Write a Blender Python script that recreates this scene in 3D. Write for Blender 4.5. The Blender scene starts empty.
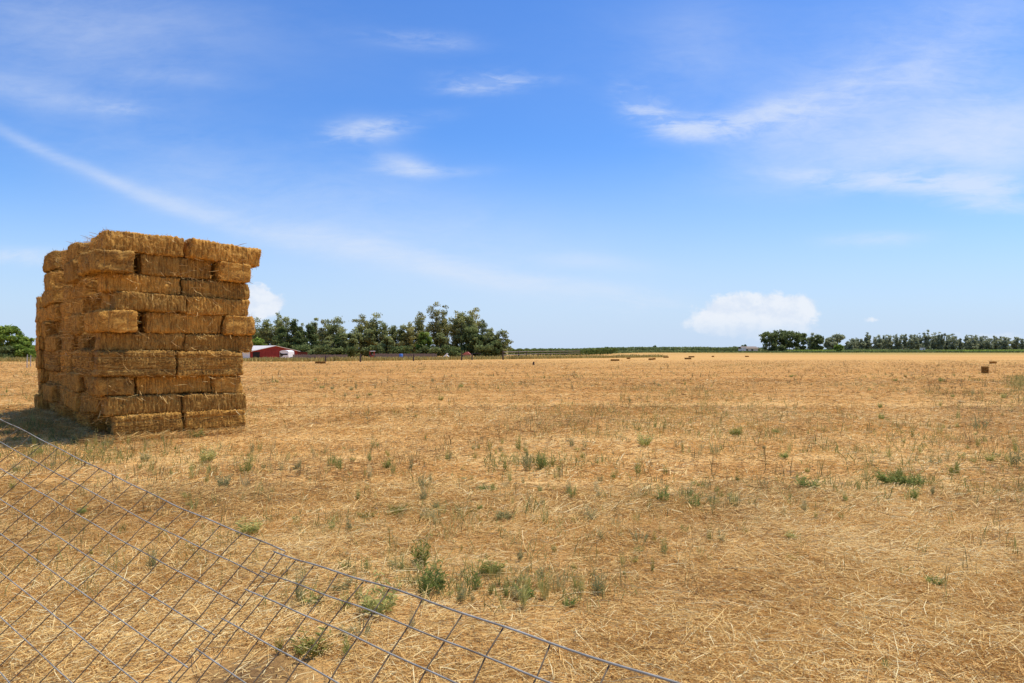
import bpy, math, random
import numpy as np
from mathutils import noise as mnoise, Vector, Matrix

PI = math.pi
F = 680.0            # focal length in pixels of the 1024 px wide frame
HZ = 349.0           # horizon row
CAM = 1.6            # eye height
sc = bpy.context.scene
C = sc.collection
RNG = np.random.default_rng(7)
random.seed(7)

# ------------------------------------------------------------------ helpers
def smooth(a, b, x):
    t = np.clip((x - a) / (b - a), 0, 1)
    return t * t * (3 - 2 * t)

_T = np.random.default_rng(3).random((256, 256))
def vnoise(x, y):
    xi = np.floor(x).astype(int); yi = np.floor(y).astype(int)
    fx = x - xi; fy = y - yi
    fx = fx * fx * (3 - 2 * fx); fy = fy * fy * (3 - 2 * fy)
    a = _T[xi & 255, yi & 255]; b = _T[(xi + 1) & 255, yi & 255]
    c = _T[xi & 255, (yi + 1) & 255]; d = _T[(xi + 1) & 255, (yi + 1) & 255]
    return (a * (1 - fx) + b * fx) * (1 - fy) + (c * (1 - fx) + d * fx) * fy
def fbm(x, y, s, o=3):
    v = 0; a = .5; t = 0
    for k in range(o):
        v = v + a * vnoise(x * s + 17.3 * k, y * s + 5.1 * k); t += a; a *= .5; s *= 2.1
    return v / t

def ground_z(x, y):
    x = np.asarray(x, float); y = np.asarray(y, float)
    near = 1 - smooth(25, 70, np.hypot(x, y))
    h = (fbm(x, y, .35, 3) - .5) * .05 * near + (fbm(x + 40, y, 1.9, 2) - .5) * .035 * near
    # worn bare hollow under the panel joint
    h = h - .03 * np.exp(-(((x + 1.35) / .45) ** 2 + ((y - 3.45) / .35) ** 2))
    # flat pad below the straw stack
    su = (x + 6.93) * .745 + (y - 11.57) * .667; sv = -(x + 6.93) * .667 + (y - 11.57) * .745
    pad = smooth(-1.2, -.2, su) * (1 - smooth(2.4, 3.4, su)) * smooth(-1.2, -.2, sv) * (1 - smooth(7.9, 9, sv))
    h = h * (1 - pad)
    # the land drops a little beyond the field fence on the left
    line = 109 + .80 * (x - 1)
    line = np.clip(line, 88, 400)
    drop = smooth(0, 35, y - line) * (1 - smooth(20, 60, x))
    return h - 1.0 * drop

def gpt(px, py):
    """a place on the ground from the photo's survey (bearing and depth)"""
    z = CAM * F / (py - HZ)
    x = (px - 512) / F * z
    return x, z

def at(px, z):
    return (px - 512) / F * z

def new_mesh(name, verts, faces, smooth_sh=False):
    me = bpy.data.meshes.new(name)
    verts = np.asarray(verts, np.float32); faces = np.asarray(faces, np.int32)
    n = faces.shape[1]
    me.vertices.add(len(verts)); me.vertices.foreach_set('co', verts.ravel())
    me.loops.add(faces.size); me.loops.foreach_set('vertex_index', faces.ravel())
    me.polygons.add(len(faces)); me.polygons.foreach_set('loop_start', np.arange(0, faces.size, n, dtype=np.int32))
    me.polygons.foreach_set('use_smooth', np.full(len(faces), smooth_sh, dtype=bool))
    me.update(calc_edges=True)
    return me

def add_attr(me, name, vals):
    a = me.attributes.new(name, 'FLOAT', 'POINT')
    a.data.foreach_set('value', np.asarray(vals, np.float32))

def link(name, me, mat=None, parent=None, loc=(0, 0, 0), rot=(0, 0, 0)):
    o = bpy.data.objects.new(name, me); C.objects.link(o)
    if mat is not None and len(me.materials) == 0: me.materials.append(mat)
    o.location = loc; o.rotation_euler = rot
    if parent is not None: o.parent = parent
    return o

def tag(o, label=None, cat=None, group=None, kind=None):
    if label: o['label'] = label
    if cat: o['category'] = cat
    if group: o['group'] = group
    if kind: o['kind'] = kind
    return o

def thing(name, label, cat, loc=(0, 0, 0), rotz=0, group=None):
    o = bpy.data.objects.new(name, None); C.objects.link(o)
    o.empty_display_size = .2
    o.location = loc; o.rotation_euler = (0, 0, rotz)
    return tag(o, label, cat, group)

class MB:
    """collects quads for one mesh"""
    def __init__(s): s.v = []; s.f = []; s.n = 0
    def add(s, v, f):
        s.v.append(np.asarray(v, float)); s.f.append(np.asarray(f, int) + s.n); s.n += len(v)
    def box(s, c, d, rz=0, m=None):
        x, y, z = np.array(d) / 2
        p = np.array([[-x,-y,-z],[x,-y,-z],[x,y,-z],[-x,y,-z],[-x,-y,z],[x,-y,z],[x,y,z],[-x,y,z]])
        if m is not None: p = p @ np.array(m).T
        cs, sn = math.cos(rz), math.sin(rz)
        p = p @ np.array([[cs, sn, 0], [-sn, cs, 0], [0, 0, 1]]) + np.array(c)
        s.add(p, [[0,3,2,1],[4,5,6,7],[0,1,5,4],[1,2,6,5],[2,3,7,6],[3,0,4,7]])
    def tube(s, pts, rad, n=6, cap=True):
        pts = np.asarray(pts, float); rad = np.broadcast_to(np.asarray(rad, float), (len(pts),))
        t = np.gradient(pts, axis=0); t /= np.linalg.norm(t, axis=1)[:, None] + 1e-12
        up = np.array([0, 0, 1.]) if abs(t[0][2]) < .9 else np.array([1., 0, 0])
        V = []
        for p, d, r in zip(pts, t, rad):
            a = np.cross(up, d); a /= np.linalg.norm(a) + 1e-12; b = np.cross(d, a); up = b if abs(np.dot(b, d)) < .9 else up
            an = np.linspace(0, 2 * PI, n, endpoint=False)
            V.append(p + r * (np.cos(an)[:, None] * a + np.sin(an)[:, None] * b))
        V = np.concatenate(V); Fc = []
        for i in range(len(pts) - 1):
            for k in range(n):
                k2 = (k + 1) % n
                Fc.append([i*n+k, i*n+k2, (i+1)*n+k2, (i+1)*n+k])
        if cap and n >= 4:
            m = (len(pts) - 1) * n
            for k in range(1, n - 2, 2): Fc.append([0, k + 2 if k + 2 < n else 0, k + 1, k]); Fc.append([m, m + k, m + k + 1, m + (k + 2) % n])
        s.add(V, Fc)
    def disc_y(s, c, r, w, n=14):
        """a wheel: cylinder with its axis along x"""
        an = np.linspace(0, 2*PI, n, endpoint=False)
        ring = np.stack([np.zeros(n), np.cos(an)*r, np.sin(an)*r], 1)
        V = np.concatenate([ring + [-w/2,0,0], ring + [w/2,0,0], [[-w/2,0,0],[w/2,0,0]]]) + np.array(c)
        Fc = [[k, (k+1)%n, n+(k+1)%n, n+k] for k in range(n)]
        for k in range(0, n, 2):
            Fc.append([2*n, (k+2)%n, (k+1)%n, k]); Fc.append([2*n+1, n+k, n+(k+1)%n, n+(k+2)%n])
        s.add(V, Fc)
    def quad(s, a, b, c, d): s.add([a, b, c, d], [[0, 1, 2, 3]])
    def mesh(s, name, sm=False): return new_mesh(name, np.concatenate(s.v), np.concatenate(s.f), sm)
    def build(s, name, mat, parent=None, sm=False): return link(name, s.mesh(name, sm), mat, parent)

# ------------------------------------------------------------------ node helpers
class NT:
    def __init__(s, tree): s.t = tree; s.n = tree.nodes; s.l = tree.links
    def new(s, typ, **kw):
        n = s.n.new(typ)
        for k, v in kw.items(): setattr(n, k, v)
        return n
    def put(s, sock, v):
        if isinstance(v, bpy.types.NodeSocket): s.l.new(v, sock)
        elif v is not None: sock.default_value = v
    def math(s, op, a, b=None, c=None, clamp=False):
        n = s.new('ShaderNodeMath', operation=op, use_clamp=clamp)
        s.put(n.inputs[0], a)
        if b is not None: s.put(n.inputs[1], b)
        if c is not None: s.put(n.inputs[2], c)
        return n.outputs[0]
    def noise(s, vec, scale, detail=3, rough=.55, dist=0., out='Fac'):
        n = s.new('ShaderNodeTexNoise'); s.put(n.inputs['Vector'], vec)
        n.inputs['Scale'].default_value = scale; n.inputs['Detail'].default_value = detail
        n.inputs['Roughness'].default_value = rough; n.inputs['Distortion'].default_value = dist
        return n.outputs[out]
    def mapping(s, vec, scale=(1, 1, 1), rot=(0, 0, 0), loc=(0, 0, 0)):
        n = s.new('ShaderNodeMapping'); s.put(n.inputs[0], vec)
        n.inputs['Scale'].default_value = scale; n.inputs['Rotation'].default_value = rot; n.inputs['Location'].default_value = loc
        return n.outputs[0]
    def ramp(s, fac, stops, interp='LINEAR'):
        n = s.new('ShaderNodeValToRGB'); s.put(n.inputs[0], fac); cr = n.color_ramp; cr.interpolation = interp
        while len(cr.elements) < len(stops): cr.elements.new(.5)
        for e, (p, c) in zip(cr.elements, stops):
            e.position = p; e.color = (*c, 1) if len(c) == 3 else c
        return n.outputs[0]
    def mix(s, fac, a, b, mode='MIX'):
        n = s.new('ShaderNodeMix', data_type='RGBA', blend_type=mode); n.clamp_factor = True; n.clamp_result = False
        s.put(n.inputs[0], fac)
        for k, v in ((6, a), (7, b)):
            s.put(n.inputs[k], (*v, 1) if isinstance(v, tuple) and len(v) == 3 else v)
        return n.outputs[2]
    def maprange(s, v, a, b, c=0, d=1):
        n = s.new('ShaderNodeMapRange'); n.clamp = True; n.interpolation_type = 'SMOOTHSTEP'
        s.put(n.inputs[0], v)
        for k, x in zip((1, 2, 3, 4), (a, b, c, d)): n.inputs[k].default_value = x
        return n.outputs[0]

def material(name, rough=.9, spec=.2):
    m = bpy.data.materials.new(name); m.use_nodes = True
    nt = NT(m.node_tree); p = m.node_tree.nodes['Principled BSDF']
    p.inputs['Roughness'].default_value = rough; p.inputs['Specular IOR Level'].default_value = spec
    return m, nt, p

def simple_mat(name, col, rough=.8, var=.25, scale=4., metal=0., spec=.25):
    m, nt, p = material(name, rough, spec)
    tc = nt.new('ShaderNodeTexCoord').outputs['Object']
    f = nt.noise(tc, scale, 4, .6)
    nt.put(p.inputs['Base Color'], nt.ramp(f, [(.25, tuple(c * (1 - var) for c in col)), (.75, tuple(min(1, c * (1 + var)) for c in col))]))
    p.inputs['Metallic'].default_value = metal
    return m

def attr_mat(name, stops, rough=.85, trans=0., spec=.15, var=0):
    """colour from the per-strand attribute 'tone'"""
    m, nt, p = material(name, rough, spec)
    a = nt.new('ShaderNodeAttribute', attribute_name='tone').outputs['Fac']
    col = nt.ramp(a, stops)
    nt.put(p.inputs['Base Color'], col)
    if trans > 0:
        tr = nt.new('ShaderNodeBsdfTranslucent'); nt.put(tr.inputs[0], col)
        mx = nt.new('ShaderNodeMixShader'); mx.inputs[0].default_value = trans
        out = nt.n['Material Output']
        nt.l.new(p.outputs[0], mx.inputs[1]); nt.l.new(tr.outputs[0], mx.inputs[2]); nt.l.new(mx.outputs[0], out.inputs[0])
    return m

# ------------------------------------------------------------------ sun, sky, camera
SUN_EL = math.radians(69)
h = np.array([.93, .37]); h /= np.linalg.norm(h)     # horizontal direction towards the sun
sd = np.array([h[0] * math.cos(SUN_EL), h[1] * math.cos(SUN_EL), math.sin(SUN_EL)])
sun = bpy.data.lights.new('sun', 'SUN'); sun.energy = 4.9; sun.angle = math.radians(.5); sun.color = (1, .95, .86)
so = bpy.data.objects.new('sun', sun); C.objects.link(so)
so.rotation_euler = Vector(tuple(-sd)).to_track_quat('-Z', 'Y').to_euler()

w = bpy.data.worlds.new('World'); sc.world = w; w.use_nodes = True
nt = NT(w.node_tree); bg = w.node_tree.nodes['Background']
sky = nt.new('ShaderNodeTexSky', sky_type='NISHITA', sun_disc=False)
sky.sun_elevation = SUN_EL; sky.sun_rotation = math.atan2(h[0], h[1])
sky.air_density = 1.0; sky.dust_density = .6; sky.ozone_density = 2.5; sky.altitude = 30
gen = nt.new('ShaderNodeTexCoord').outputs['Generated']
sep = nt.new('ShaderNodeSeparateXYZ'); nt.l.new(gen, sep.inputs[0])
dx, dy, dz = sep.outputs
ay = nt.math('MAXIMUM', nt.math('ABSOLUTE', dy), .08)
U = nt.math('DIVIDE', dx, ay); V = nt.math('DIVIDE', dz, ay)
cmb = nt.new('ShaderNodeCombineXYZ'); nt.l.new(U, cmb.inputs[0]); nt.l.new(V, cmb.inputs[1])
UV = cmb.outputs[0]
# a slow warp so that the streaks bend
wn = nt.noise(UV, 2.2, 2, .5, 0, 'Color')
ws = nt.new('ShaderNodeVectorMath', operation='SUBTRACT'); nt.l.new(wn, ws.inputs[0]); ws.inputs[1].default_value = (.5, .5, .5)
wm = nt.new('ShaderNodeVectorMath', operation='MULTIPLY_ADD'); nt.l.new(ws.outputs[0], wm.inputs[0]); wm.inputs[1].default_value = (.09, .06, 0); nt.l.new(UV, wm.inputs[2])
WUV = wm.outputs[0]
def blob(vec, px, py, a, b, ang, op):
    """an elongated patch of cloud at a bearing and an altitude"""
    m = nt.mapping(vec, rot=(0, 0, 0), loc=(-(px - 512) / F, -(HZ - py) / F, 0))
    m = nt.mapping(m, rot=(0, 0, math.radians(ang)))
    m = nt.mapping(m, scale=(F / a, F / b, 0))
    d = nt.new('ShaderNodeVectorMath', operation='DOT_PRODUCT'); nt.l.new(m, d.inputs[0]); nt.l.new(m, d.inputs[1])
    return nt.math('MULTIPLY', nt.math('EXPONENT', nt.math('MULTIPLY', d.outputs['Value'], -1.0)), op)
def total(vec, lst):
    s = None
    for b in lst:
        v = blob(vec, *b)
        s = v if s is None else nt.math('ADD', s, v)
    return s
wisps_ = [(488,82,40,9,0,.8),(468,85,34,5,-6,.5),(512,80,50,5,3,.35),(358,134,34,11,-4,.7),(390,127,46,7,-14,.5),(403,165,26,9,8,.65),(425,169,46,5,-2,.45),(420,44,50,8,4,.4),
          (20,257,60,8,2,.9),(125,107,30,6,6,.45),(625,306,46,13,3,.45),(640,103,22,14,32,.55),(665,120,34,11,20,.9),(705,128,44,10,-2,.85),(755,119,60,11,-10,.75),(810,108,60,16,-14,.55),
          (900,180,80,8,2,.7),(965,188,80,10,4,.9),(990,206,60,9,8,.6),(820,172,50,6,4,.5),(875,237,46,7,-2,.65)]
veils = [(20,133,60,6,25,.32),(90,166,70,6,25,.30),(160,195,80,8,20,.30),(240,220,90,10,18,.42),(330,240,100,12,15,.38),(410,256,90,11,14,.48),(480,271,80,10,12,.62),(550,283,60,9,9,.45),
          (40,92,100,14,10,.40),(180,80,60,8,6,.2),(240,185,230,50,16,.26),(430,240,200,50,12,.24),(60,35,160,50,12,.28),(575,262,60,9,5,.35),(590,297,60,10,5,.3),
          (870,95,120,32,-22,.5),(940,50,130,55,-25,.5),(920,150,160,28,-7,.72),(985,122,90,34,-10,.72),(1000,165,60,18,0,.5),(740,60,160,60,0,.16),(120,20,240,50,6,.15),(690,60,40,60,30,.14)]
c1_ = total(WUV, wisps_); c2_ = total(WUV, veils)
fib = nt.noise(nt.mapping(WUV, rot=(0, 0, math.radians(-10)), scale=(1.5, 6.0, 1)), 4.5, 8, .6, .7)
fib2 = nt.noise(nt.mapping(WUV, rot=(0, 0, math.radians(14)), scale=(1.6, 3.4, 1), loc=(3, 1, 0)), 2.4, 6, .58, .5)
fib3 = nt.noise(nt.mapping(WUV, rot=(0, 0, math.radians(-20)), scale=(2.4, 8.0, 1), loc=(7, 2, 0)), 9, 8, .65, 1.2)
tex = nt.math('ADD', nt.math('ADD', nt.maprange(fib, .25, .78, -.15, 1.05), nt.math('MULTIPLY', nt.math('SUBTRACT', fib3, .5), 1.3)), nt.maprange(fib2, .28, .75, -.25, .40))
tex2 = nt.math('ADD', nt.maprange(fib2, .22, .80, .45, 1.25), nt.math('MULTIPLY', nt.math('ADD', nt.math('SUBTRACT', fib, .5), nt.math('MULTIPLY', nt.math('SUBTRACT', fib3, .5), .7)), .9))
tex = nt.math('MAXIMUM', tex, 0)
cir = nt.math('ADD', nt.math('MULTIPLY', nt.math('ADD', nt.math('MULTIPLY', c1_, tex), nt.math('MULTIPLY', c1_, .18)), .72), nt.math('MULTIPLY', nt.math('MULTIPLY', c2_, tex2), .72), clamp=True)
cir = nt.math('MULTIPLY', nt.math('TANH', nt.math('MULTIPLY', cir, 1.25)), .84)
# heaped clouds low over the horizon
cum = [(722,317,30,16,0,.95),(742,311,30,15,0,1.0),(770,312,34,17,0,1.0),(797,306,26,11,0,.95),(765,328,62,12,0,.75),(757,318,46,12,0,.35),(268,303,17,11,0,1.2),(253,297,14,13,0,1.1),(248,308,26,12,0,.9),(1000,337,34,5,0,.8),(874,320,11,3.5,0,.7),(940,334,26,4,0,.5),(620,300,50,9,0,.25)]
cu0 = total(UV, cum)
puff = nt.noise(nt.mapping(UV, scale=(1, 1.25, 1)), 34, 7, .58, .3)
puff2 = nt.noise(nt.mapping(UV, scale=(1, 1.25, 1), loc=(.012, .012, 0)), 34, 7, .58, .3)
cu = nt.math('ADD', cu0, nt.math('MULTIPLY', nt.math('SUBTRACT', puff, .5), 1.9))
cu = nt.math('MULTIPLY', cu, nt.maprange(cu0, .06, .30))
cu = nt.math('MULTIPLY', nt.maprange(cu, .30, .85, 0, .80), nt.maprange(V, .010, .050, .25, 1))
cushade = nt.maprange(nt.math('SUBTRACT', puff, puff2), -.22, .16, 1, 0)
# sky colour: Nishita, a touch more saturated, hazier towards the horizon
hs = nt.new('ShaderNodeHueSaturation'); hs.inputs['Hue'].default_value = .507; hs.inputs['Saturation'].default_value = 1.2; hs.inputs['Value'].default_value = 1.0
nt.l.new(sky.outputs[0], hs.inputs['Color'])
skc = nt.mix(1.0, hs.outputs[0], (.98, 1.35, 1.68), 'MULTIPLY')
STR = .11
el = nt.math('ABSOLUTE', V)
def lin(r, g, b):
    f = lambda c: ((c/255 + .055)/1.055)**2.4 if c > 10 else c/255/12.92
    return (f(r)/STR, f(g)/STR, f(b)/STR)
base = nt.mix(nt.maprange(el, -.02, .32, .92, .0), skc, lin(200, 219, 247))
cloudy = nt.mix(cir, base, lin(226, 235, 250))
cloudy = nt.mix(cu, cloudy, nt.mix(cushade, lin(243, 246, 252), lin(226, 234, 248)))
nt.l.new(cloudy, bg.inputs[0]); bg.inputs[1].default_value = STR
w.cycles.sampling_method = 'MANUAL'; w.cycles.sample_map_resolution = 512

cam = bpy.data.cameras.new('camera'); co = bpy.data.objects.new('camera', cam); C.objects.link(co)
co.location = (0, 0, CAM); co.rotation_euler = (PI / 2, 0, 0)
cam.sensor_width = 36; cam.lens = 36 * F / 1024; cam.shift_y = (HZ - 341.5) / 1024
cam.clip_start = .05; cam.clip_end = 12000
sc.camera = co
sc.view_settings.view_transform = 'Standard'; sc.view_settings.look = 'None'; sc.view_settings.exposure = 0; sc.view_settings.gamma = 1
sc.cycles.max_bounces = 5; sc.cycles.diffuse_bounces = 3; sc.cycles.glossy_bounces = 2; sc.cycles.transmission_bounces = 3; sc.cycles.transparent_max_bounces = 8

# ------------------------------------------------------------------ ground
def graded(lo, hi, fine, n):
    """spacing fine near zero, growing outwards"""
    t = np.linspace(-1, 1, n)
    k = 8.2
    s = np.sinh(k * t) / math.sinh(k)
    return np.where(s < 0, -s * lo, s * hi)
gx = graded(-4000, 4000, .1, 561); gy = graded(-300, 6000, .1, 561)
gy = gy + 4.0
X, Y = np.meshgrid(gx, gy, indexing='xy')
Zg = ground_z(X, Y)
nx, ny = len(gx), len(gy)
idx = np.arange(nx * ny).reshape(ny, nx)
faces = np.stack([idx[:-1, :-1], idx[:-1, 1:], idx[1:, 1:], idx[1:, :-1]], -1).reshape(-1, 4)
m, g, p = material('stubble_ground', .95, .1)
pos = g.new('ShaderNodeNewGeometry').outputs['Position']
big = g.noise(g.mapping(pos, rot=(0, 0, .35), scale=(.5, 1, 1)), .16, 4, .6, .4)
med = g.noise(pos, 1.1, 5, .6, .3)
rows = g.noise(g.mapping(pos, rot=(0, 0, math.radians(-62)), scale=(.018, .62, 1)), 1.0, 5, .62)
fine = g.noise(pos, 28, 4, .7, 1.0)
fibv = g.noise(g.mapping(pos, rot=(0, 0, .5), scale=(1.6, 2.4, 1)), 30, 5, .75, 3.0)
c1 = g.ramp(big, [(.3, (.71, .43, .16)), (.5, (.75, .47, .185)), (.7, (.78, .52, .22))])
c2 = g.ramp(med, [(.28, (.62, .35, .13)), (.5, (.74, .45, .175)), (.75, (.81, .56, .25))])
col = g.mix(.5, c1, c2)
col = g.mix(g.maprange(rows, .47, .60, 0, .55), col, (.56, .29, .095))
col = g.mix(g.maprange(rows, .46, .36, 0, .5), col, (.84, .60, .29))
col = g.mix(1.0, col, g.ramp(fine, [(.25, (.60, .56, .50)), (.55, (1, 1, 1)), (.8, (1.25, 1.22, 1.1))]), 'MULTIPLY')
col = g.mix(.75, col, g.ramp(fibv, [(.28, (.58, .52, .46)), (.40, (1.06, 1.04, 1.0)), (.66, (1.45, 1.41, 1.30))]), 'MULTIPLY')  # dark ends of both noises paint the shade in gaps between straws
# thin green where weeds come through
gpatch = g.noise(g.mapping(pos, scale=(.6, 1, 1), loc=(11, 3, 0)), .22, 5, .65, .3)
col = g.mix(g.maprange(gpatch, .58, .76, 0, .35), col, (.34, .28, .09))
sy = g.new('ShaderNodeSeparateXYZ'); g.l.new(pos, sy.inputs[0])
# bare ring of soil under the panel joint
bare = g.new('ShaderNodeVectorMath', operation='DISTANCE'); g.l.new(pos, bare.inputs[0]); bare.inputs[1].default_value = (-1.33, 3.3, 0)
col = g.mix(g.maprange(g.math('ADD', bare.outputs['Value'], g.math('MULTIPLY', med, .5)), .35, .75, .85, 0), col, (.20, .115, .055))
# far field: paler and yellower, then green and tan strips beyond
far = g.maprange(sy.outputs[1], 35, 95, 0, .5)
farc = g.ramp(g.noise(g.mapping(pos, scale=(.15, 1, 1)), .12, 4, .6), [(.3, (.50, .27, .095)), (.42, (.66, .40, .145)), (.56, (.72, .47, .18)), (.62, (.60, .44, .15)), (.68, (.34, .30, .085))])
col = g.mix(far, col, farc)
edge = g.math('MULTIPLY', g.maprange(sy.outputs[1], 150, 240, 0, .6), g.maprange(sy.outputs[0], 20, 120))
col = g.mix(edge, col, (.30, .29, .075))
strip = g.noise(g.mapping(pos, scale=(.004, .02, 1)), 1.0, 3, .6)
beyond = g.ramp(strip, [(.4, (.16, .17, .045)), (.5, (.36, .29, .11)), (.6, (.13, .16, .04))])
col = g.mix(g.maprange(sy.outputs[1], 285, 300), col, beyond)
dim = g.math('SUBTRACT', g.maprange(sy.outputs[1], 11, 30), g.maprange(sy.outputs[1], 60, 100, 0, .35))  # mid field oranger, with the strands' missing self-shadow painted in as darker colour
col = g.mix(1.0, col, g.mix(dim, (1.0, .95, .86), (.66, .555, .42)), 'MULTIPLY')
g.put(p.inputs['Base Color'], col)
bmp = g.new('ShaderNodeBump'); bmp.inputs['Strength'].default_value = .8; bmp.inputs['Distance'].default_value = .03
g.put(bmp.inputs['Height'], g.math('ADD', fine, g.math('MULTIPLY', fibv, .8))); g.l.new(bmp.outputs[0], p.inputs['Normal'])
gm = new_mesh('ground', np.stack([X, Y, Zg], -1).reshape(-1, 3), faces, True)
tag(link('ground', gm, m), 'dry mown straw field of golden stubble running to the horizon', kind='structure')

# ------------------------------------------------------------------ strands (straw, stubble, grass)
A0 = np.array([-6.93, 11.57]); UD = np.array([.745, .667]); VD = np.array([-.667, .745])
def in_stack(x, y, pad=0.):
    su = (x - A0[0]) * UD[0] + (y - A0[1]) * UD[1]; sv = (x - A0[0]) * VD[0] + (y - A0[1]) * VD[1]
    return (su > .05 - pad) & (su < 2.35 + pad) & (sv > .05 - pad) & (sv < 7.7 + pad)

def scatter(n, y0, y1, power=1.0, side=.86, marg=2.0):
    """random places in the field, thinning with distance"""
    t = RNG.random(n)
    y = (y0 ** power + t * (y1 ** power - y0 ** power)) ** (1 / power)
    x = (RNG.random(n) * 2 - 1) * (side * y + marg)
    return x, y

def strands(x, y, z, yaw, L, W, lift, bend, tone, flat=True, seg=2):
    """flat ribbons lying or standing; two quads each"""
    n = len(x)
    dirh = np.stack([np.cos(yaw), np.sin(yaw), np.zeros(n)], 1)
    s = np.linspace(0, 1, seg + 1)
    side = np.stack([-np.sin(yaw), np.cos(yaw), np.zeros(n)], 1)
    roll = RNG.random(n) * PI
    wv = side * np.cos(roll * .5)[:, None] + np.array([0, 0, 1.]) * np.sin(roll * .35)[:, None]
    P = np.empty((n, seg + 1, 2, 3))
    for k, t in enumerate(s):
        up = np.sin(lift) * L * t
        ah = np.cos(lift) * L * t
        c = dirh * (ah + 0)[:, None] + side * (bend * L * t * t)[:, None]
        c[:, 2] += up - (np.abs(bend) * .5 * L * t * t if not flat else .35 * np.sin(lift) * L * t * t)
        c += np.stack([x, y, z], 1)
        tw = 1.0 if k < seg else .45
        P[:, k, 0] = c - wv * (W * .5 * tw)[:, None]
        P[:, k, 1] = c + wv * (W * .5 * tw)[:, None]
    verts = P.reshape(-1, 3)
    b = (np.arange(n) * (seg + 1) * 2)[:, None, None]
    q = np.array([[2*k, 2*k+1, 2*k+3, 2*k+2] for k in range(seg)])[None]
    faces = (b + q).reshape(-1, 4)
    tones = np.repeat(tone, (seg + 1) * 2)
    return verts, faces, tones

def join(parts):
    V = []; Fc = []; T = []; n = 0
    for v, f, t in parts:
        V.append(v); Fc.append(f + n); T.append(t); n += len(v)
    return np.concatenate(V), np.concatenate(Fc), np.concatenate(T)

def stuff(name, label, parts, mat):
    v, f, t = join(parts)
    me = new_mesh(name, v, f, False); add_attr(me, 'tone', t)
    return tag(link(name, me, mat), label, kind='stuff')

STRAW = attr_mat('straw_strand', [(0, (0.207, 0.116, 0.040)), (.2, (0.489, 0.270, 0.080)), (.45, (0.696, 0.428, 0.132)), (.75, (0.799, 0.558, 0.208)), (1, (0.846, 0.698, 0.360))], .7, .2, .3)
def rowval(x, y):
    return vnoise((x * .866 - y * .5) * .62 + 40, (x * .5 + y * .866) * .02)
def litter(n, y0, y1, power, L0, L1, W0, W1):
    x, y = scatter(n, y0, y1, power)
    dens = fbm(x, y, .9, 3); keep = RNG.random(n) < smooth(.12, .50, dens) * .45 + .55
    keep &= ~in_stack(x, y)
    keep &= ~((np.hypot(x + 1.33, (y - 3.3) * 1.2) < .33 + .2 * fbm(x, y, 3, 2)) & (RNG.random(n) < .85))
    x, y = x[keep], y[keep]; n = len(x)
    flow = fbm(x + 50, y + 9, .45, 2) * 4 * PI
    yaw = flow + RNG.normal(0, 1.5, n)
    z = ground_z(x, y) + .004 + RNG.random(n) ** 1.6 * .06 * smooth(.3, .7, fbm(x + 9, y, .9, 2))
    L = L0 + RNG.random(n) ** 2 * (L1 - L0); W = W0 + RNG.random(n) ** 2 * (W1 - W0)
    lift = RNG.normal(.05, .22, n); bend = RNG.normal(0, .13, n)
    r_ = vnoise((x * .866 - y * .5) * 1.3, (x * .5 + y * .866) * .05)
    tone = np.clip(.47 + .14 * (fbm(x, y, .5, 3) - .5) + .30 * (fbm(x, y, 3.5, 2) - .5) - .30 * (rowval(x, y) - .5) - .16 * smooth(12, 30, y) + RNG.normal(0, .27, n) + .10 * smooth(9, 3, y), 0, 1)
    return strands(x, y, z, yaw, L, W, lift, bend, tone)
stuff('straw_litter', 'loose golden straw lying tangled over the whole field', [
    litter(600000, 1.7, 8, 1.4, .02, .12, .0022, .0056), litter(60000, 2.2, 7.5, 1.6, .10, .30, .0028, .0060),
    litter(300000, 6.5, 19, 1.0, .03, .20, .0048, .012),
    litter(110000, 13, 36, 1.0, .06, .30, .008, .018), litter(60000, 30, 95, .8, .08, .35, .016, .035)], STRAW)

STUB = attr_mat('stubble_strand', [(0, (.30, .18, .075)), (.35, (.58, .36, .135)), (.7, (.74, .49, .19)), (1, (.84, .63, .30))], .8, .25, .2)
def wisps(n, y0, y1, power, h0, h1, w, k):
    x, y = scatter(n, y0, y1, power); keep = RNG.random(n) < (.25 + .75 * smooth(.40, .66, fbm(x, y + 30, .3, 3))) * (.4 + 1.2 * smooth(.35, .65, rowval(x, y))); keep &= ~in_stack(x, y, .1)
    x, y = x[keep], y[keep]; n = len(x); hh = h0 + (h1 - h0) * RNG.random(n) ** 1.6
    x = np.repeat(x, k) + RNG.normal(0, .04, n * k); y = np.repeat(y, k) + RNG.normal(0, .04, n * k); hh = np.repeat(hh, k) * (.5 + .6 * RNG.random(n * k)); tb = np.repeat(RNG.random(n) * .55, k); n *= k
    return strands(x, y, ground_z(x, y), RNG.random(n) * 2 * PI, hh, w * (.6 + .8 * RNG.random(n)), RNG.normal(1.38, .14, n), RNG.normal(0, .10, n), np.clip(tb + RNG.normal(.05, .1, n), 0, 1), False)
def stubble(n, y0, y1, power, h0, h1, w):
    x, y = scatter(n, y0, y1, power)
    pt = fbm(x * .7 + 3, y, .22, 3); keep = RNG.random(n) < (smooth(.38, .72, pt) + .10) * (.35 + 1.3 * smooth(.35, .65, rowval(x, y)))
    keep &= ~in_stack(x, y, .1); x, y = x[keep], y[keep]; n = len(x)
    k = 4
    x = np.repeat(x, k) + RNG.normal(0, .05, n * k); y = np.repeat(y, k) + RNG.normal(0, .05, n * k); n *= k
    L = h0 + RNG.random(n) * (h1 - h0)
    return strands(x, y, ground_z(x, y), RNG.random(n) * 2 * PI, L, w * (.6 + .8 * RNG.random(n)) * np.ones(n), RNG.normal(1.15, .22, n), RNG.normal(0, .15, n),
                   np.clip(RNG.normal(.4, .25, n), 0, 1), False)
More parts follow.
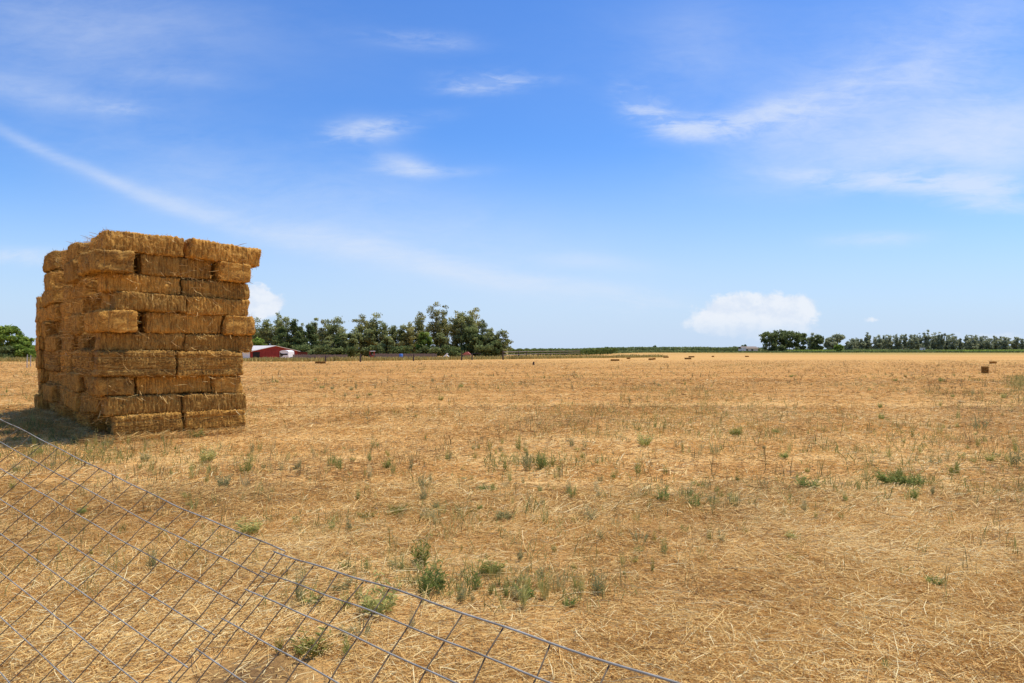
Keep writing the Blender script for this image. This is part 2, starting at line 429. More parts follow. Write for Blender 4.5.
STUB2 = attr_mat('standing_stalk', [(0, (.11, .095, .035)), (.3, (.22, .185, .07)), (.65, (.36, .27, .10)), (1, (.55, .40, .16))], .85, .35, .1)
stuff('standing_stalks', 'thin upright wisps of dry olive-brown weed stalks all over the field', [
    wisps(700, 4.5, 9, 1.0, .05, .20, .0045, 6), wisps(1700, 8, 30, 1.0, .08, .34, .0075, 6), wisps(1900, 26, 75, 1.0, .10, .40, .018, 5)], STUB2)
stuff('dry_stubble', 'short standing stalks of dry brown stubble in patches', [
    stubble(9000, 4.5, 16, 1.3, .04, .17, .0045), stubble(16000, 7, 45, 1.0, .03, .14, .007), stubble(26000, 40, 100, 1.1, .04, .16, .014)], STUB)

GREEN = attr_mat('grass_blade', [(0, (.09, .115, .028)), (.35, (.19, .205, .055)), (.65, (.33, .30, .09)), (1, (.55, .42, .16))], .8, .4, .1)
def green(x, y, h0, h1, w, k, spread, lo=.0, hi=.8):
    n = len(x)
    x = np.repeat(x, k) + RNG.normal(0, spread, n * k); y = np.repeat(y, k) + RNG.normal(0, spread, n * k)
    keep = ~in_stack(x, y, .0); x, y = x[keep], y[keep]; n = len(x)
    return strands(x, y, ground_z(x, y), RNG.random(n) * 2 * PI, h0 + RNG.random(n) * (h1 - h0), w * (.5 + RNG.random(n)), RNG.normal(1.1, .28, n), RNG.normal(0, .2, n),
                   lo + RNG.random(n) * (hi - lo), False)
def patch(px, py, rx, ry, n):
    cx, cy = gpt(px, py)
    return cx + RNG.normal(0, rx, n), cy + RNG.normal(0, ry, n)
def slant(n):
    y = RNG.normal(33, 4.5, n); return .735 * y + .5 + np.abs(RNG.normal(0, 1.6, n)) - RNG.random(n) * .8, y
def weedy(n, y0, y1, lo, hi):
    x, y = scatter(n, y0, y1, 1.0)
    pt = fbm(x * .8 + 20, y * .9, .28, 3)
    keep = RNG.random(n) < smooth(lo, hi, pt); return x[keep], y[keep]
stuff('green_grass', 'thin patches of short green grass growing through the stubble', [
    green(*weedy(1500, 4.2, 11, .5, .75), .03, .13, .005, 9, .05),
    green(*weedy(2600, 10, 30, .5, .75), .04, .18, .008, 9, .08, .1, .95),
    green(*weedy(2600, 28, 80, .52, .76), .05, .2, .02, 8, .2, .3, 1),
    green(*weedy(5200, 7, 30, .38, .70), .05, .22, .006, 5, .03, .2, 1),
    green(*weedy(900, 7, 26, .40, .66), .10, .30, .007, 7, .03, .1, .8),
    green(*weedy(700, 4, 8, .40, .66), .05, .20, .0045, 6, .025, .3, 1),
    green(*patch(690, 500, 1.2, .5, 60), .06, .22, .007, 6, .04, .2, .9), green(*patch(500, 545, .8, .5, 60), .05, .2, .005, 6, .03, .4, 1),
    green(*patch(470, 590, .5, .14, 40), .05, .18, .0045, 6, .03, .2, 1), green(*patch(840, 440, 2.5, 1.5, 90), .06, .2, .010, 6, .06, .3, 1), green(*patch(180, 455, 1.2, .5, 60), .05, .18, .007, 6, .05, .3, 1),
    green(*patch(38, 428, .9, .7, 120), .05, .20, .010, 10, .12, .25, .95),
    green(*patch(70, 437, .5, .4, 30), .05, .16, .010, 8, .10, .3, 1),
    green(*patch(45, 455, .7, .35, 90), .04, .16, .008, 8, .10, .2, .9),
    green(*patch(85, 461, .35, .2, 40), .04, .14, .007, 8, .10, .1, .8),
    green(*patch(12, 470, .5, .4, 40), .04, .14, .007, 8, .10, .3, 1),
    green(*slant(330), .05, .22, .016, 12, .22, .4, .95),
    green(*patch(962, 380, 1.2, 2.5, 30), .06, .18, .02, 8, .25, .2, .9),
    green(*patch(905, 482, .25, .15, 30), .04, .14, .008, 9, .07, .1, .7),
    green(*patch(585, 377, 2.2, 1.6, 60), .05, .16, .02, 8, .3, .2, .8),
    green(*patch(530, 465, .55, .25, 50), .06, .2, .009, 8, .08, .1, .9),
    green(*patch(405, 512, .3, .2, 30), .03, .1, .007, 8, .08, .3, 1),
    green(*patch(600, 590, .30, .12, 22), .03, .12, .005, 7, .05, .3, 1),
    green(*patch(440, 585, .42, .12, 40), .04, .15, .005, 8, .05, .1, .8),
    green(*patch(800, 488, .6, .25, 34), .04, .14, .008, 8, .08, .2, .9)], GREEN)

# ------------------------------------------------------------------ weeds one can point at
WEED = attr_mat('weed_leaf', [(0, (0.117, 0.152, 0.036)), (.4, (0.247, 0.287, 0.072)), (.75, (0.403, 0.415, 0.114)), (1, (0.598, 0.525, 0.180))], .8, .4, .1)
WEEDG = attr_mat('grey_weed_leaf', [(0, (0.156, 0.152, 0.060)), (.4, (0.312, 0.293, 0.120)), (.75, (0.494, 0.433, 0.180)), (1, (0.715, 0.561, 0.264))], .8, .4, .1)
WEEDY = attr_mat('yellow_weed_leaf', [(0, (0.117, 0.134, 0.026)), (.4, (0.247, 0.244, 0.048)), (.75, (0.416, 0.378, 0.084)), (1, (0.585, 0.488, 0.156))], .65, .3, .25)
def weed_mesh(hgt, wid, style, rng):
    """stems with leaves; style: 'spire' upright, 'mat' low and leafy, 'tuft' grassy"""
    parts = []
    ns = {'spire': 13, 'mat': 26, 'tuft': 46}[style]
    for k in range(ns):
        a = rng.random() * 2 * PI; r = wid * .5 * math.sqrt(rng.random())
        bx, by = (r * .55 * math.cos(a), r * .55 * math.sin(a))
        hh = hgt * (.35 + .75 * rng.random()) * (1 - .35 * r / (wid * .5)) * {'spire': 1.25, 'mat': 1.1, 'tuft': 1.1}[style]
        lean = {'spire': .16, 'mat': .7, 'tuft': .38}[style] * (.4 + rng.random())
        n = 7 if style != 'tuft' else 1
        tip = np.array([bx + math.cos(a) * lean * hh, by + math.sin(a) * lean * hh, hh])
        base = np.array([bx, by, 0])
        w0 = np.full(1, .005 + .02 * hgt)
        def ribbon(p0, p1, w, tone, sag=0):
            d = p1 - p0; sdv = np.cross(d, rng.normal(size=3)); sdv /= np.linalg.norm(sdv) + 1e-9
            mid = (p0 + p1) / 2 + np.array([0, 0, sag])
            v = np.array([p0 - sdv * w * .3, p0 + sdv * w * .3, mid - sdv * w * .5, mid + sdv * w * .5, p1 - sdv * w * .08, p1 + sdv * w * .08])
            parts.append((v, np.array([[0, 1, 3, 2], [2, 3, 5, 4]]), np.full(6, tone)))
        ribbon(base, tip, w0[0] * .7, .3 + .5 * rng.random(), .1 * hh)
        if style != 'tuft':
            for j in range(n):
                t = .12 + .85 * j / n + .08 * rng.random()
                p0 = base + (tip - base) * t
                b = rng.random() * 2 * PI; ll = hgt * (.32 if style == 'mat' else .22) * (1.15 - .6 * t)
                p1 = p0 + np.array([math.cos(b) * ll, math.sin(b) * ll, ll * (.5 + .5 * rng.random()) if style == 'spire' else ll * .3])
                ribbon(p0, p1, ll * (.14 if style == 'spire' else .22), np.clip(.15 + .6 * t * rng.random() + .15 * rng.random(), 0, 1), ll * .1)
    v, f, t = join(parts)
    me = new_mesh('weed', v, f, False); add_attr(me, 'tone', t); return me
weeds = [
 (246,476,16,20,'spire',WEED,'upright green weed in the bare straw before the stack\'s right end'),
 (311,606,20,20,'mat',WEED,'dark green leafy weed seen through the wire panel under the top wire'),
 (313,650,40,28,'mat',WEEDY,'yellow-green spreading weed, brightest of those behind the wire panel'),
 (362,637,30,22,'tuft',WEEDG,'grey-green grassy weed behind the wire mesh, right of the yellow-green one'),
 (397,574,30,20,'spire',WEEDG,'grey-green upright weed just beyond the middle of the wire panel'),
 (424,596,18,24,'spire',WEED,'slim dark green weed nearest above the panel\'s top wire'),
 (341,592,20,16,'mat',WEEDG,'pale low weed close under the panel\'s top wire'),
 (473,590,20,30,'spire',WEED,'tall twin-spired green weed in the straw beyond the panel'),
 (525,597,20,18,'mat',WEED,'dense round green weed alone in the straw before the field\'s middle'),
 (599,592,20,28,'spire',WEEDG,'tall thin yellowing weed right of the dense round green one'),
 (569,604,12,12,'mat',WEED,'tiny green weed between the round one and the thin yellowing one'),
 (489,492,28,10,'mat',WEED,'flat wide green weed in the middle of the field'),
 (366,518,20,10,'mat',WEEDY,'flat yellow-green weed beyond the panel, left of its twin'),
 (397,516,26,14,'mat',WEEDY,'yellow-green weed beyond the panel, larger one of two flat ones'),
 (664,504,16,26,'spire',WEED,'tall upright green weed, left one of two spires at mid field'),
 (694,510,17,22,'spire',WEED,'shorter green spire weed beside a taller one at mid field'),
 (732,507,28,18,'spire',WEEDG,'loose grey-green weed right of the pair of spires'),
 (808,490,28,16,'mat',WEED,'bushy green weed leaning right in the right half of the field'),
 (893,485,26,18,'mat',WEED,'broad bright green weed, biggest one in the right half'),
 (914,486,20,16,'mat',WEED,'bright green weed touching the biggest one on its right'),
 (935,584,19,11,'mat',WEED,'small green weed alone in the pale straw at lower right'),
 (1018,466,22,26,'spire',WEEDG,'grey-green bushy weed at the right edge of the field'),
 (980,431,32,20,'spire',WEEDG,'wide grey-green weed in front of the small standing bale'),
 (886,668,12,12,'spire',WEED,'tiny sprouting weed in the pale straw nearest the camera'),
 (527,470,14,20,'spire',WEEDG,'upright grey weed, left of two standing near mid field'),
 (543,468,16,22,'spire',WEED,'upright green weed, right of two standing near mid field'),
 (108,447,16,14,'spire',WEEDG,'weed with white flower heads at the stack\'s near corner'),
 (197,437,18,10,'mat',WEED,'low green weed against the bottom of the front bales'),
 (238,430,9,14,'spire',WEEDG,'dry pale weed against the right end of the bottom bale'),
 (331,466,14,12,'tuft',WEED,'green grass tuft in the straw right of the stack'),
 (715,455,16,16,'tuft',WEEDG,'dull grass tuft in the brown stubble beyond the pair of spires'),
 (297,472,8,16,'spire',WEEDG,'thin dry stem right of the weed before the stack'),
 (640,545,22,20,'tuft',WEEDG,'faded dry tuft between the mid-field spires and the round weed'),
]
for (px, py, wp, hp, st, mt, lab) in weeds:
    x, y = gpt(px, py); s = y / F
    me = weed_mesh(hp * s, wp * s, st, np.random.default_rng(px * 7 + py))
    tag(link('weed', me, mt, None, (x, y, float(ground_z(x, y)) - .005)), lab, 'weed', 'green weeds in the straw')

# the small weeds in between, past counting
def weed_arrays(hgt, wid, style, rng):
    me = weed_mesh(hgt, wid, style, rng); n = len(me.vertices); v = np.empty(n * 3, np.float32); me.vertices.foreach_get('co', v)
    t = np.empty(n, np.float32); me.attributes['tone'].data.foreach_get('value', t)
    f = np.empty(len(me.loops), np.int32); me.loops.foreach_get('vertex_index', f); bpy.data.meshes.remove(me)
    return v.reshape(-1, 3), f.reshape(-1, 4), t
protos = [weed_arrays(1.0, [.5, .7, .6, .4, 1.0][k % 5], ['spire', 'tuft', 'tuft', 'spire', 'mat'][k % 5], np.random.default_rng(900 + k)) for k in range(16)]
spots = []
for (px, py, rx, ry, n) in [(440,585,.55,.16,26),(400,572,.25,.1,10),(510,585,.4,.15,12),(590,588,.3,.12,8),(340,610,.3,.12,8),(370,640,.2,.08,5),(530,465,1.0,.5,26),(690,503,.9,.35,26),(480,490,1.2,.5,20),(390,515,.7,.3,18),
        (250,470,1.2,.4,24),(220,455,1.0,.4,16),(730,505,.6,.3,12),(810,488,.7,.3,14),(905,482,.7,.3,18),(985,430,1.2,.8,22),(1015,462,.6,.4,12),(870,440,2.2,1.2,26),(720,450,1.5,.8,22),(620,480,1.2,.6,16),(300,520,.7,.3,10),(180,470,.9,.4,12),
        (110,445,.3,.15,8),(60,452,.7,.3,20),(30,440,.7,.5,20),(55,425,.7,.5,24),(150,441,.5,.06,6),(215,434,.5,.06,6),(560,520,.8,.3,14),(680,545,.5,.25,12),(660,560,.4,.2,10),(1000,415,1.5,1.2,20),(350,470,1.2,.5,18),(430,455,1.6,.7,20)]:
    cx, cy = gpt(px, py)
    for k in range(int(n * 1.1)): spots.append((cx + RNG.normal(0, rx), cy + RNG.normal(0, ry * 1.6)))
x_, y_ = scatter(700, 4.5, 40, 1.0); kp = RNG.random(700) < smooth(.36, .66, fbm(x_ + 70, y_, .3, 3)); spots += list(zip(x_[kp], y_[kp]))
bag = [[], [], []]
for (x, y) in spots:
    if y < 2.6 or bool(in_stack(np.array(x), np.array(y), -.02)): continue
    v, f, t = protos[RNG.integers(len(protos))]
    sc_ = (.035 + .105 * RNG.random() ** 1.7) * (1 + .6 * min(1, y / 25)); a = RNG.random() * 2 * PI; ca, sa = math.cos(a), math.sin(a)
    sx = sc_ * RNG.uniform(.7, 1.3); V_ = np.stack([(v[:, 0] * ca - v[:, 1] * sa) * sx + x, (v[:, 0] * sa + v[:, 1] * ca) * sx + y, v[:, 2] * sc_ * RNG.uniform(.9, 1.9) + float(ground_z(x, y))], 1)
    bag[RNG.choice(3, p=[.34, .42, .24])].append((V_, f, np.clip(t + RNG.uniform(-.05, .6), 0, 1)))
for b, mt, lb in zip(bag, (WEED, WEEDG, WEEDY), ('small green weeds scattered through the straw', 'small grey-green drying weeds scattered through the straw', 'small yellow-green weeds scattered through the straw')):
    stuff('small_weeds', lb, b, mt)

# ------------------------------------------------------------------ straw bales
m, g, p = material('bale_straw', .85, .2); BALE = m
oc = g.new('ShaderNodeTexCoord').outputs['Object']
rnd = g.new('ShaderNodeObjectInfo').outputs['Random']
off = g.new('ShaderNodeCombineXYZ')
for k in range(3): g.put(off.inputs[k], g.math('MULTIPLY', rnd, (31., 17., 53.)[k]))
va = g.new('ShaderNodeVectorMath', operation='ADD'); g.l.new(oc, va.inputs[0]); g.l.new(off.outputs[0], va.inputs[1]); vv = va.outputs[0]
flk = g.noise(g.mapping(vv, scale=(13, .8, .8)), 3.0, 5, .7, .25)      # flakes stand across the bale's length
stk = g.noise(g.mapping(vv, scale=(16, 2.2, 2.2)), 5.0, 3, .6, .8)
wide = g.noise(g.mapping(vv, scale=(1.6, 14, 14)), 3.0, 5, .65, .5)        # the string sides lie the other way
fin = g.noise(g.mapping(vv, scale=(1.5, .8, .8)), 85, 3, .75, .6)
lo = g.noise(vv, 4.5, 3, .6)
nr = g.new('ShaderNodeTexCoord').outputs['Normal']
sn = g.new('ShaderNodeSeparateXYZ'); g.l.new(nr, sn.inputs[0])
isw = g.maprange(g.math('ABSOLUTE', sn.outputs[2]), .55, .85, 0, 1)
pat = g.new('ShaderNodeMix', data_type='FLOAT'); g.put(pat.inputs[0], isw); g.put(pat.inputs[2], g.math('ADD', g.math('MULTIPLY', flk, .55), g.math('MULTIPLY', stk, .45))); g.put(pat.inputs[3], wide)
pt = g.math('ADD', g.math('MULTIPLY', pat.outputs[0], .70), g.math('MULTIPLY', fin, .30))
bc = g.ramp(pt, [(.34, (.05, .023, .006)), (.43, (.24, .118, .026)), (.51, (.51, .268, .054)), (.59, (.68, .395, .095)), (.70, (.86, .62, .24))])
bc = g.mix(1.0, bc, g.ramp(lo, [(.3, (.72, .70, .68)), (.7, (1.12, 1.1, 1.05))]), 'MULTIPLY')
bc = g.mix(1.0, bc, g.ramp(rnd, [(0, (.70, .70, .72)), (.3, (.90, .90, .92)), (.6, (1.04, 1.0, .95)), (1, (1.16, 1.10, 1.0))]), 'MULTIPLY')
g.put(p.inputs['Base Color'], bc)
bm_ = g.new('ShaderNodeBump'); bm_.inputs['Strength'].default_value = .9; bm_.inputs['Distance'].default_value = .025
g.put(bm_.inputs['Height'], pt); g.l.new(bm_.outputs[0], p.inputs['Normal'])
TWINE = simple_mat('baling_twine', (.30, .19, .07), .8)

BL, BW, BH = 1.2, .455, .36
def bale_mesh(seed, res=(84, 30, 24)):
    rng = np.random.default_rng(seed); hd = np.array([BL, BW, BH]) / 2; r = .038
    flk = np.cumsum(rng.uniform(.05, .12, 30)) - .75      # flake joints along the length
    V = []; Fc = []; n = 0
    for ax in range(3):
        b, c = (ax + 1) % 3, (ax + 2) % 3
        nb, nc = res[b], res[c]
        for sgn in (-1, 1):
            B, Cc = np.meshgrid(np.linspace(-1, 1, nb), np.linspace(-1, 1, nc), indexing='ij')
            P = np.zeros((nb, nc, 3)); P[..., ax] = sgn * hd[ax]; P[..., b] = B * hd[b]; P[..., c] = Cc * hd[c]
            P = P.reshape(-1, 3)
            q = np.clip(P, -hd + r, hd - r); d = P - q; nn = d / (np.linalg.norm(d, axis=1)[:, None] + 1e-9)
            P = q + nn * r
            i = np.arange(nb * nc).reshape(nb, nc)
            f = np.stack([i[:-1, :-1], i[1:, :-1], i[1:, 1:], i[:-1, 1:]], -1).reshape(-1, 4)
            if sgn < 0: f = f[:, ::-1]
            # displacement: function of position only, so the six sheets stay joined
            disp = np.empty(len(P))
            for k, pp in enumerate(P):
                x, y, z = pp
                dd = np.min(np.abs(flk - x - .012 * math.sin(9 * z + seed) - .01 * math.sin(7 * y)))
                groove = math.exp(-(dd / .010) ** 2)
                big = mnoise.noise(Vector((x * 3.2 + seed * 3.7, y * 4, z * 4)))
                mid = mnoise.noise(Vector((x * 34 + seed, y * 9, z * 9)))
                hi = mnoise.noise(Vector((x * 60, y * 45 + seed, z * 45)))
                string = math.exp(-((abs(y) - .11) / .022) ** 2)
                bulge = .018 * (1 - (2 * z / BH) ** 2) * (1 - (abs(x) * 2 / BL) ** 6)
                disp[k] = bulge * .7 + .028 * big + .022 * mid + .012 * hi - .012 * groove - .014 * string
            # no bulge on the two string sides
            V.append(P + nn * disp[:, None]); Fc.append(f + n); n += len(P)
    V = np.concatenate(V); Fc = np.concatenate(Fc)
    # loose straws standing off the surface
    k = 620
    pick = rng.integers(0, len(V), k); p0 = V[pick] * .985
    out = p0 / hd; out = np.sign(out) * np.abs(out) ** 4; out /= np.linalg.norm(out, axis=1)[:, None] + 1e-9
    tang = rng.normal(size=(k, 3)); tang -= out * (tang * out).sum(1)[:, None]; tang /= np.linalg.norm(tang, axis=1)[:, None]
    L = rng.uniform(.03, .14, k)[:, None]
    p1 = p0 + (out * rng.uniform(.15, .7, k)[:, None] + tang) * L * .6
    sdv = np.cross(tang, out) * rng.uniform(.002, .005, k)[:, None]
    SV = np.stack([p0 - sdv, p0 + sdv, p1 + sdv * .4, p1 - sdv * .4], 1).reshape(-1, 3)
    SF = np.arange(4 * k).reshape(-1, 4) + len(V)
    me = new_mesh('bale', np.concatenate([V, SV]), np.concatenate([Fc, SF]), True)
    me.materials.append(BALE); return me
bale_meshes = [bale_mesh(s) for s in range(7)]
def twine_mesh(y):
    mb = MB(); a, b, r = BL / 2 + .004, BH / 2 + .006, .04
    pts = []
    for cx, cz, a0 in ((a - r, b - r, 0), (-a + r, b - r, 90), (-a + r, -b + r, 180), (a - r, -b + r, 270)):
        for t in range(0, 91, 30):
            an = math.radians(a0 + t); pts.append((cx + r * math.cos(an), y, cz + r * math.sin(an)))
    pts.append(pts[0]); mb.tube(pts, .0024, 5, False)
    me = mb.mesh('twine', True); me.materials.append(TWINE); return me
twine_meshes = [twine_mesh(-.11), twine_mesh(.11)]

def bale(center, rot, scale, label, group, mesh=None, twine=True):
    """one straw bale with its two strings; rot is a 3x3 matrix from bale axes to the world"""
    me = mesh or random.choice(bale_meshes)
    o = bpy.data.objects.new('straw_bale', me); C.objects.link(o)
    flip = random.choice([Matrix.Identity(3), Matrix.Rotation(PI, 3, 'Z'), Matrix.Rotation(PI, 3, 'X'), Matrix.Rotation(PI, 3, 'Y')])
    M = (rot @ flip).to_4x4(); M.translation = Vector(center)
    o.matrix_world = M @ Matrix.Diagonal((*scale, 1))
    tag(o, label, 'straw bale', group)
    if twine:
        for tm in twine_meshes:
            c = bpy.data.objects.new('twine', tm); C.objects.link(c); c.parent = o
    return o

FR = Matrix(((UD[0], VD[0], 0), (UD[1], VD[1], 0), (0, 0, 1)))      # stack axes: u along the front, v to the back
ROLL = Matrix.Rotation(PI / 2, 3, 'X'); YAW = Matrix.Rotation(PI / 2, 3, 'Z')
def jit(a): return Matrix.Rotation(random.gauss(0, a), 3, 'Z') @ Matrix.Rotation(random.gauss(0, a * .6), 3, 'Y') @ Matrix.Rotation(random.gauss(0, a * .8), 3, 'X')
def spos(u, v, z): return (A0[0] + u * UD[0] + v * VD[0], A0[1] + u * UD[1] + v * VD[1], z)
def u_of(zx):
    """distance along the front face of a surveyed edge"""
    k = (20 + zx / 2.844 - 512) / F
    return (k * A0[1] - A0[0]) / (UD[0] - k * UD[1])
ZL = [0, .45, .79, 1.12, 1.57, 1.89, 2.26, 2.585, 2.91, 3.28, 3.64]
ORD = ['bottom', 'second', 'third', 'fourth', 'fifth', 'sixth', 'seventh', 'eighth', 'ninth', 'top']
NTH = ['first', 'second', 'third', 'fourth', 'fifth', 'sixth', 'seventh', 'eighth', 'ninth', 'tenth', 'eleventh', 'twelfth', 'thirteenth', 'fourteenth', 'fifteenth', 'sixteenth', 'seventeenth']
# layer, kind (L along the front, S on its side, E end on), left and right edge, set-back
front = [(1,'S',267,460,-.07,'left'),(1,'S',468,638,-.07,'right'),
 (2,'L',246,461,.02,'left'),(2,'L',464,643,-.02,'right'),
 (3,'E',220,331,.02,'left'),(3,'L',334,549,.10,'middle'),(3,'E',552,637,.0,'right'),
 (4,'S',218,442,-.06,'left'),(4,'S',446,632,-.05,'right'),
 (5,'L',230,470,.05,'left'),(5,'L',470,664,.03,'right'),
 (6,'E',214,334,-.12,'left'),(6,'L',360,575,.03,'middle'),(6,'E',579,666,-.08,'right'),
 (7,'L',270,472,-.05,'left'),(7,'L',474,651,-.02,'right'),
 (8,'L',238,461,.07,'left'),(8,'L',468,655,.05,'right'),
 (9,'E',196,317,-.2,'left'),(9,'L',346,549,.06,'middle'),(9,'E',564,657,-.1,'right'),
 (10,'L',238,467,.0,'left'),(10,'L',480,682,-.02,'right')]
GRP = 'straw bales of the big stack'
for (ly, kd, a, b, vo, sidew) in front:
    u0, u1 = u_of(a), u_of(b); z0, z1 = ZL[ly - 1], ZL[ly]
    um = (u0 + u1) / 2; zm = (z0 + z1) / 2; zs = (z1 - z0) - .006
    if sidew == 'right': zm -= .025 if ly > 1 else 0
    if kd == 'L':
        s = ((u1 - u0) / BL, 1, zs / BH); R = FR @ jit(.018); c = spos(um, vo + BW / 2, zm)
        lab = f"long straw bale, {sidew} one of its row, {ORD[ly-1]} layer of the stack's front face"
    elif kd == 'S':
        s = ((u1 - u0) / BL, zs / BW, 1); R = FR @ jit(.012) @ ROLL; c = spos(um, vo + BH / 2, zm)
        lab = f"straw bale lying on edge, {sidew} one, {ORD[ly-1]} layer of the stack's front face"
    else:
        s = (1, (u1 - u0) / BW * .93, zs / BH); R = FR @ jit(.02) @ YAW; c = spos(um, vo + BL / 2, zm)
        lab = f"end-on straw bale at the {sidew} end, {ORD[ly-1]} layer of the stack's front face"
    if ly == 10 and sidew == 'right':
        R = FR @ Matrix.Rotation(.05, 3, 'Y') @ Matrix.Rotation(.10, 3, 'Z'); c = spos(um, .16, zm - .02)
        lab = "tilted straw bale overhanging the right side at the top of the stack"
    bale(c, R, s, lab, GRP)
# bales just behind the front, seen dark in the gaps between
for ly in range(1, 11):
    z0, z1 = ZL[ly - 1], ZL[ly]; v = .80 if ly not in (1, 4) else .64
    um = 1.2 if ly not in (6, 9) else 1.12
    bale(spos(um, v, (z0 + z1) / 2 - .005), FR @ jit(.01), (1.0, 1, (z1 - z0 - .01) / BH), f"shadowed bale seen in the gaps of the front face, {ORD[ly-1]} layer", GRP)
    if ly in (3, 6, 9):
        bale(spos(um + .78, v + .45, (z0 + z1) / 2 - .005), FR @ jit(.01), (1.0, 1, (z1 - z0 - .01) / BH), f"deeper shadowed bale behind the right-hand gap, {ORD[ly-1]} layer", GRP)
# the long shaded side: bales lie along it in upright columns with dark clefts between
lo_of = {1: .10, 2: .03, 3: -.04, 4: -.06, 5: .0, 6: -.03, 7: .0, 8: -.03, 9: -.05, 10: .0}
cols = []; v = .50
for k in range(5):
    ln = [1.02, .98, 1.06, .95, 1.05][k]
    cols.append((v, ln, [.03, -.08, .06, -.10, .0][k])); v += ln + [.30, .36, .28, .36, .26][k]
vend = v
for ly in range(1, 11):
    z0, z1 = ZL[ly - 1], ZL[ly]
    for k, (v0, ln, off) in enumerate(cols):
        u = lo_of[ly] + off * (.5 if ly < 5 else 1) + random.gauss(0, .06) + .5 * BW + (.17 if random.random() < .16 else 0)
        vc = v0 + ln / 2 + random.gauss(0, .045); L_ = ln / BL * random.uniform(.95, 1.08)
        if ly in (3, 6, 9) and k == 0:           # the end-on corner bale already reaches back here
            bale(spos(lo_of[ly] + .74, 1.36, (z0 + z1) / 2), FR @ jit(.03), (1, .95, (z1 - z0 + .01) / BH), f"bale end sunk in the first cleft of the stack's shaded side, {ORD[ly-1]} layer", GRP)
            continue
        if ly == 4: vc += .10 * (-1) ** k
        dz = 0
        if ly == 10: dz = [0, 0, .05, .10, -.07][k]
        if ly in (1, 4): R = FR @ jit(.02) @ YAW @ ROLL; sc_ = (L_, (z1 - z0 + .02) / BW, 1.1)
        else: R = FR @ jit(.045) @ YAW; sc_ = (L_, 1.02, (z1 - z0 + .022) / BH)
        bale(spos(u, vc, (z0 + z1) / 2 + dz), R, sc_, f"long bale in the stack's shaded side, {ORD[ly-1]} layer, {NTH[k]} column back from the corner", GRP)
    if ly <= 8:
        u = -.05 + random.gauss(0, .04)
        bale(spos(u + .6, vend + .24, (z0 + z1) / 2), FR @ jit(.03), (1, .95, (z1 - z0 + .012) / BH), f"bale end in the narrow last column of the shaded side, {ORD[ly-1]} layer", GRP)
        # second row deep in the clefts keeps them dark
for k, (v0, ln, off) in enumerate(cols):
    vv_ = v0 + ln + .15
    for ly in range(1, 10):
        if ly in (3, 6, 9) and k == 0: continue
        z0, z1 = ZL[ly - 1], ZL[ly]
        bale(spos(.42 + .6, vv_, (z0 + z1) / 2), FR @ jit(.01), (1, .9, (z1 - z0 + .01) / BH), f"shadowed bale end deep in a cleft of the stack's shaded side, {ORD[ly-1]} layer, {NTH[k]} cleft", GRP)

# loose straw fallen round the foot of the stack
n = 6500
tt = RNG.random(n); ed = RNG.random(n)
su = np.where(ed < .35, tt * 2.4, -.02 - np.abs(RNG.normal(0, .16, n))); sv = np.where(ed < .35, -.03 - np.abs(RNG.normal(0, .12, n)), tt * 7.8)
x = A0[0] + su * UD[0] + sv * VD[0]; y = A0[1] + su * UD[1] + sv * VD[1]
def cling(n, face):
    zz = RNG.random(n) * 3.55; a = RNG.random(n)
    if face == 'side': su = .01 + RNG.normal(0, .045, n); sv = .1 + a * 4.9
    else: su = .02 + a * 2.3; sv = -.03 + RNG.normal(0, .04, n)
    zz = np.where(RNG.random(n) < .6, np.array(ZL)[RNG.integers(1, 11, n)] + RNG.normal(-.02, .03, n), zz)
    zz = np.where(sv > 6.8, np.minimum(zz, 2.85), zz); zz = np.clip(zz, .02, 3.56)
    x = A0[0] + su * UD[0] + sv * VD[0]; y = A0[1] + su * UD[1] + sv * VD[1]
    out = math.atan2(-UD[1], -UD[0]) if face == 'side' else math.atan2(-VD[1], -VD[0])
    return strands(x, y, zz, out + RNG.normal(0, .9, n), .05 + .20 * RNG.random(n) ** 1.5, .005 + RNG.random(n) * .008, RNG.normal(-.35, .6, n), RNG.normal(0, .3, n), np.clip(RNG.normal(.40, .2, n), 0, 1))
stuff('fallen_straw', 'loose straw hanging from the stack and fallen in a low drift along its foot', [cling(2600, 'side'), cling(900, 'front'),
    strands(x, y, ground_z(x, y) + .01 + RNG.random(n) ** 2 * .09, RNG.random(n) * 2 * PI, .06 + RNG.random(n) * .22, .006 + RNG.random(n) * .006, RNG.normal(.25, .3, n), RNG.normal(0, .2, n), np.clip(RNG.normal(.45, .2, n), 0, 1))], STRAW)

# lone bales out in the field
SHADE_TINT = BALE.copy(); SHADE_TINT.name = 'shade_tinted_bale_straw'  # darker straw copy: shade on the lone bales put into its colour
for nd in SHADE_TINT.node_tree.nodes:
    if nd.type == 'VALTORGB' and len(nd.color_ramp.elements) == 5:
        for e in nd.color_ramp.elements: e.color = (e.color[0] * .62, e.color[1] * .58, e.color[2] * .52, 1)
shade_tint_mesh = bale_meshes[2].copy(); shade_tint_mesh.materials.clear(); shade_tint_mesh.materials.append(SHADE_TINT)
def lone(px, py, yaw, label, kind='flat', s=.9):
    x, y = gpt(px, py); z = float(ground_z(x, y))
    R = Matrix.Rotation(math.radians(yaw), 3, 'Z')
    if kind == 'edge': R = R @ ROLL; hh = BW / 2
    else: hh = BH / 2
    bale((x, y, z + hh * s * (.8 if kind == 'flat' else 1) - .02), R, (s, s, s * (.8 if kind == 'flat' else 1)), label, 'single bales left in the field', shade_tint_mesh)
lone(985, 373.2, 54, 'single dark bale standing on edge near the right side of the field', 'edge', 1.0)
lone(993, 363.6, 40, 'low straw bale lying behind the bale on edge', 'flat')
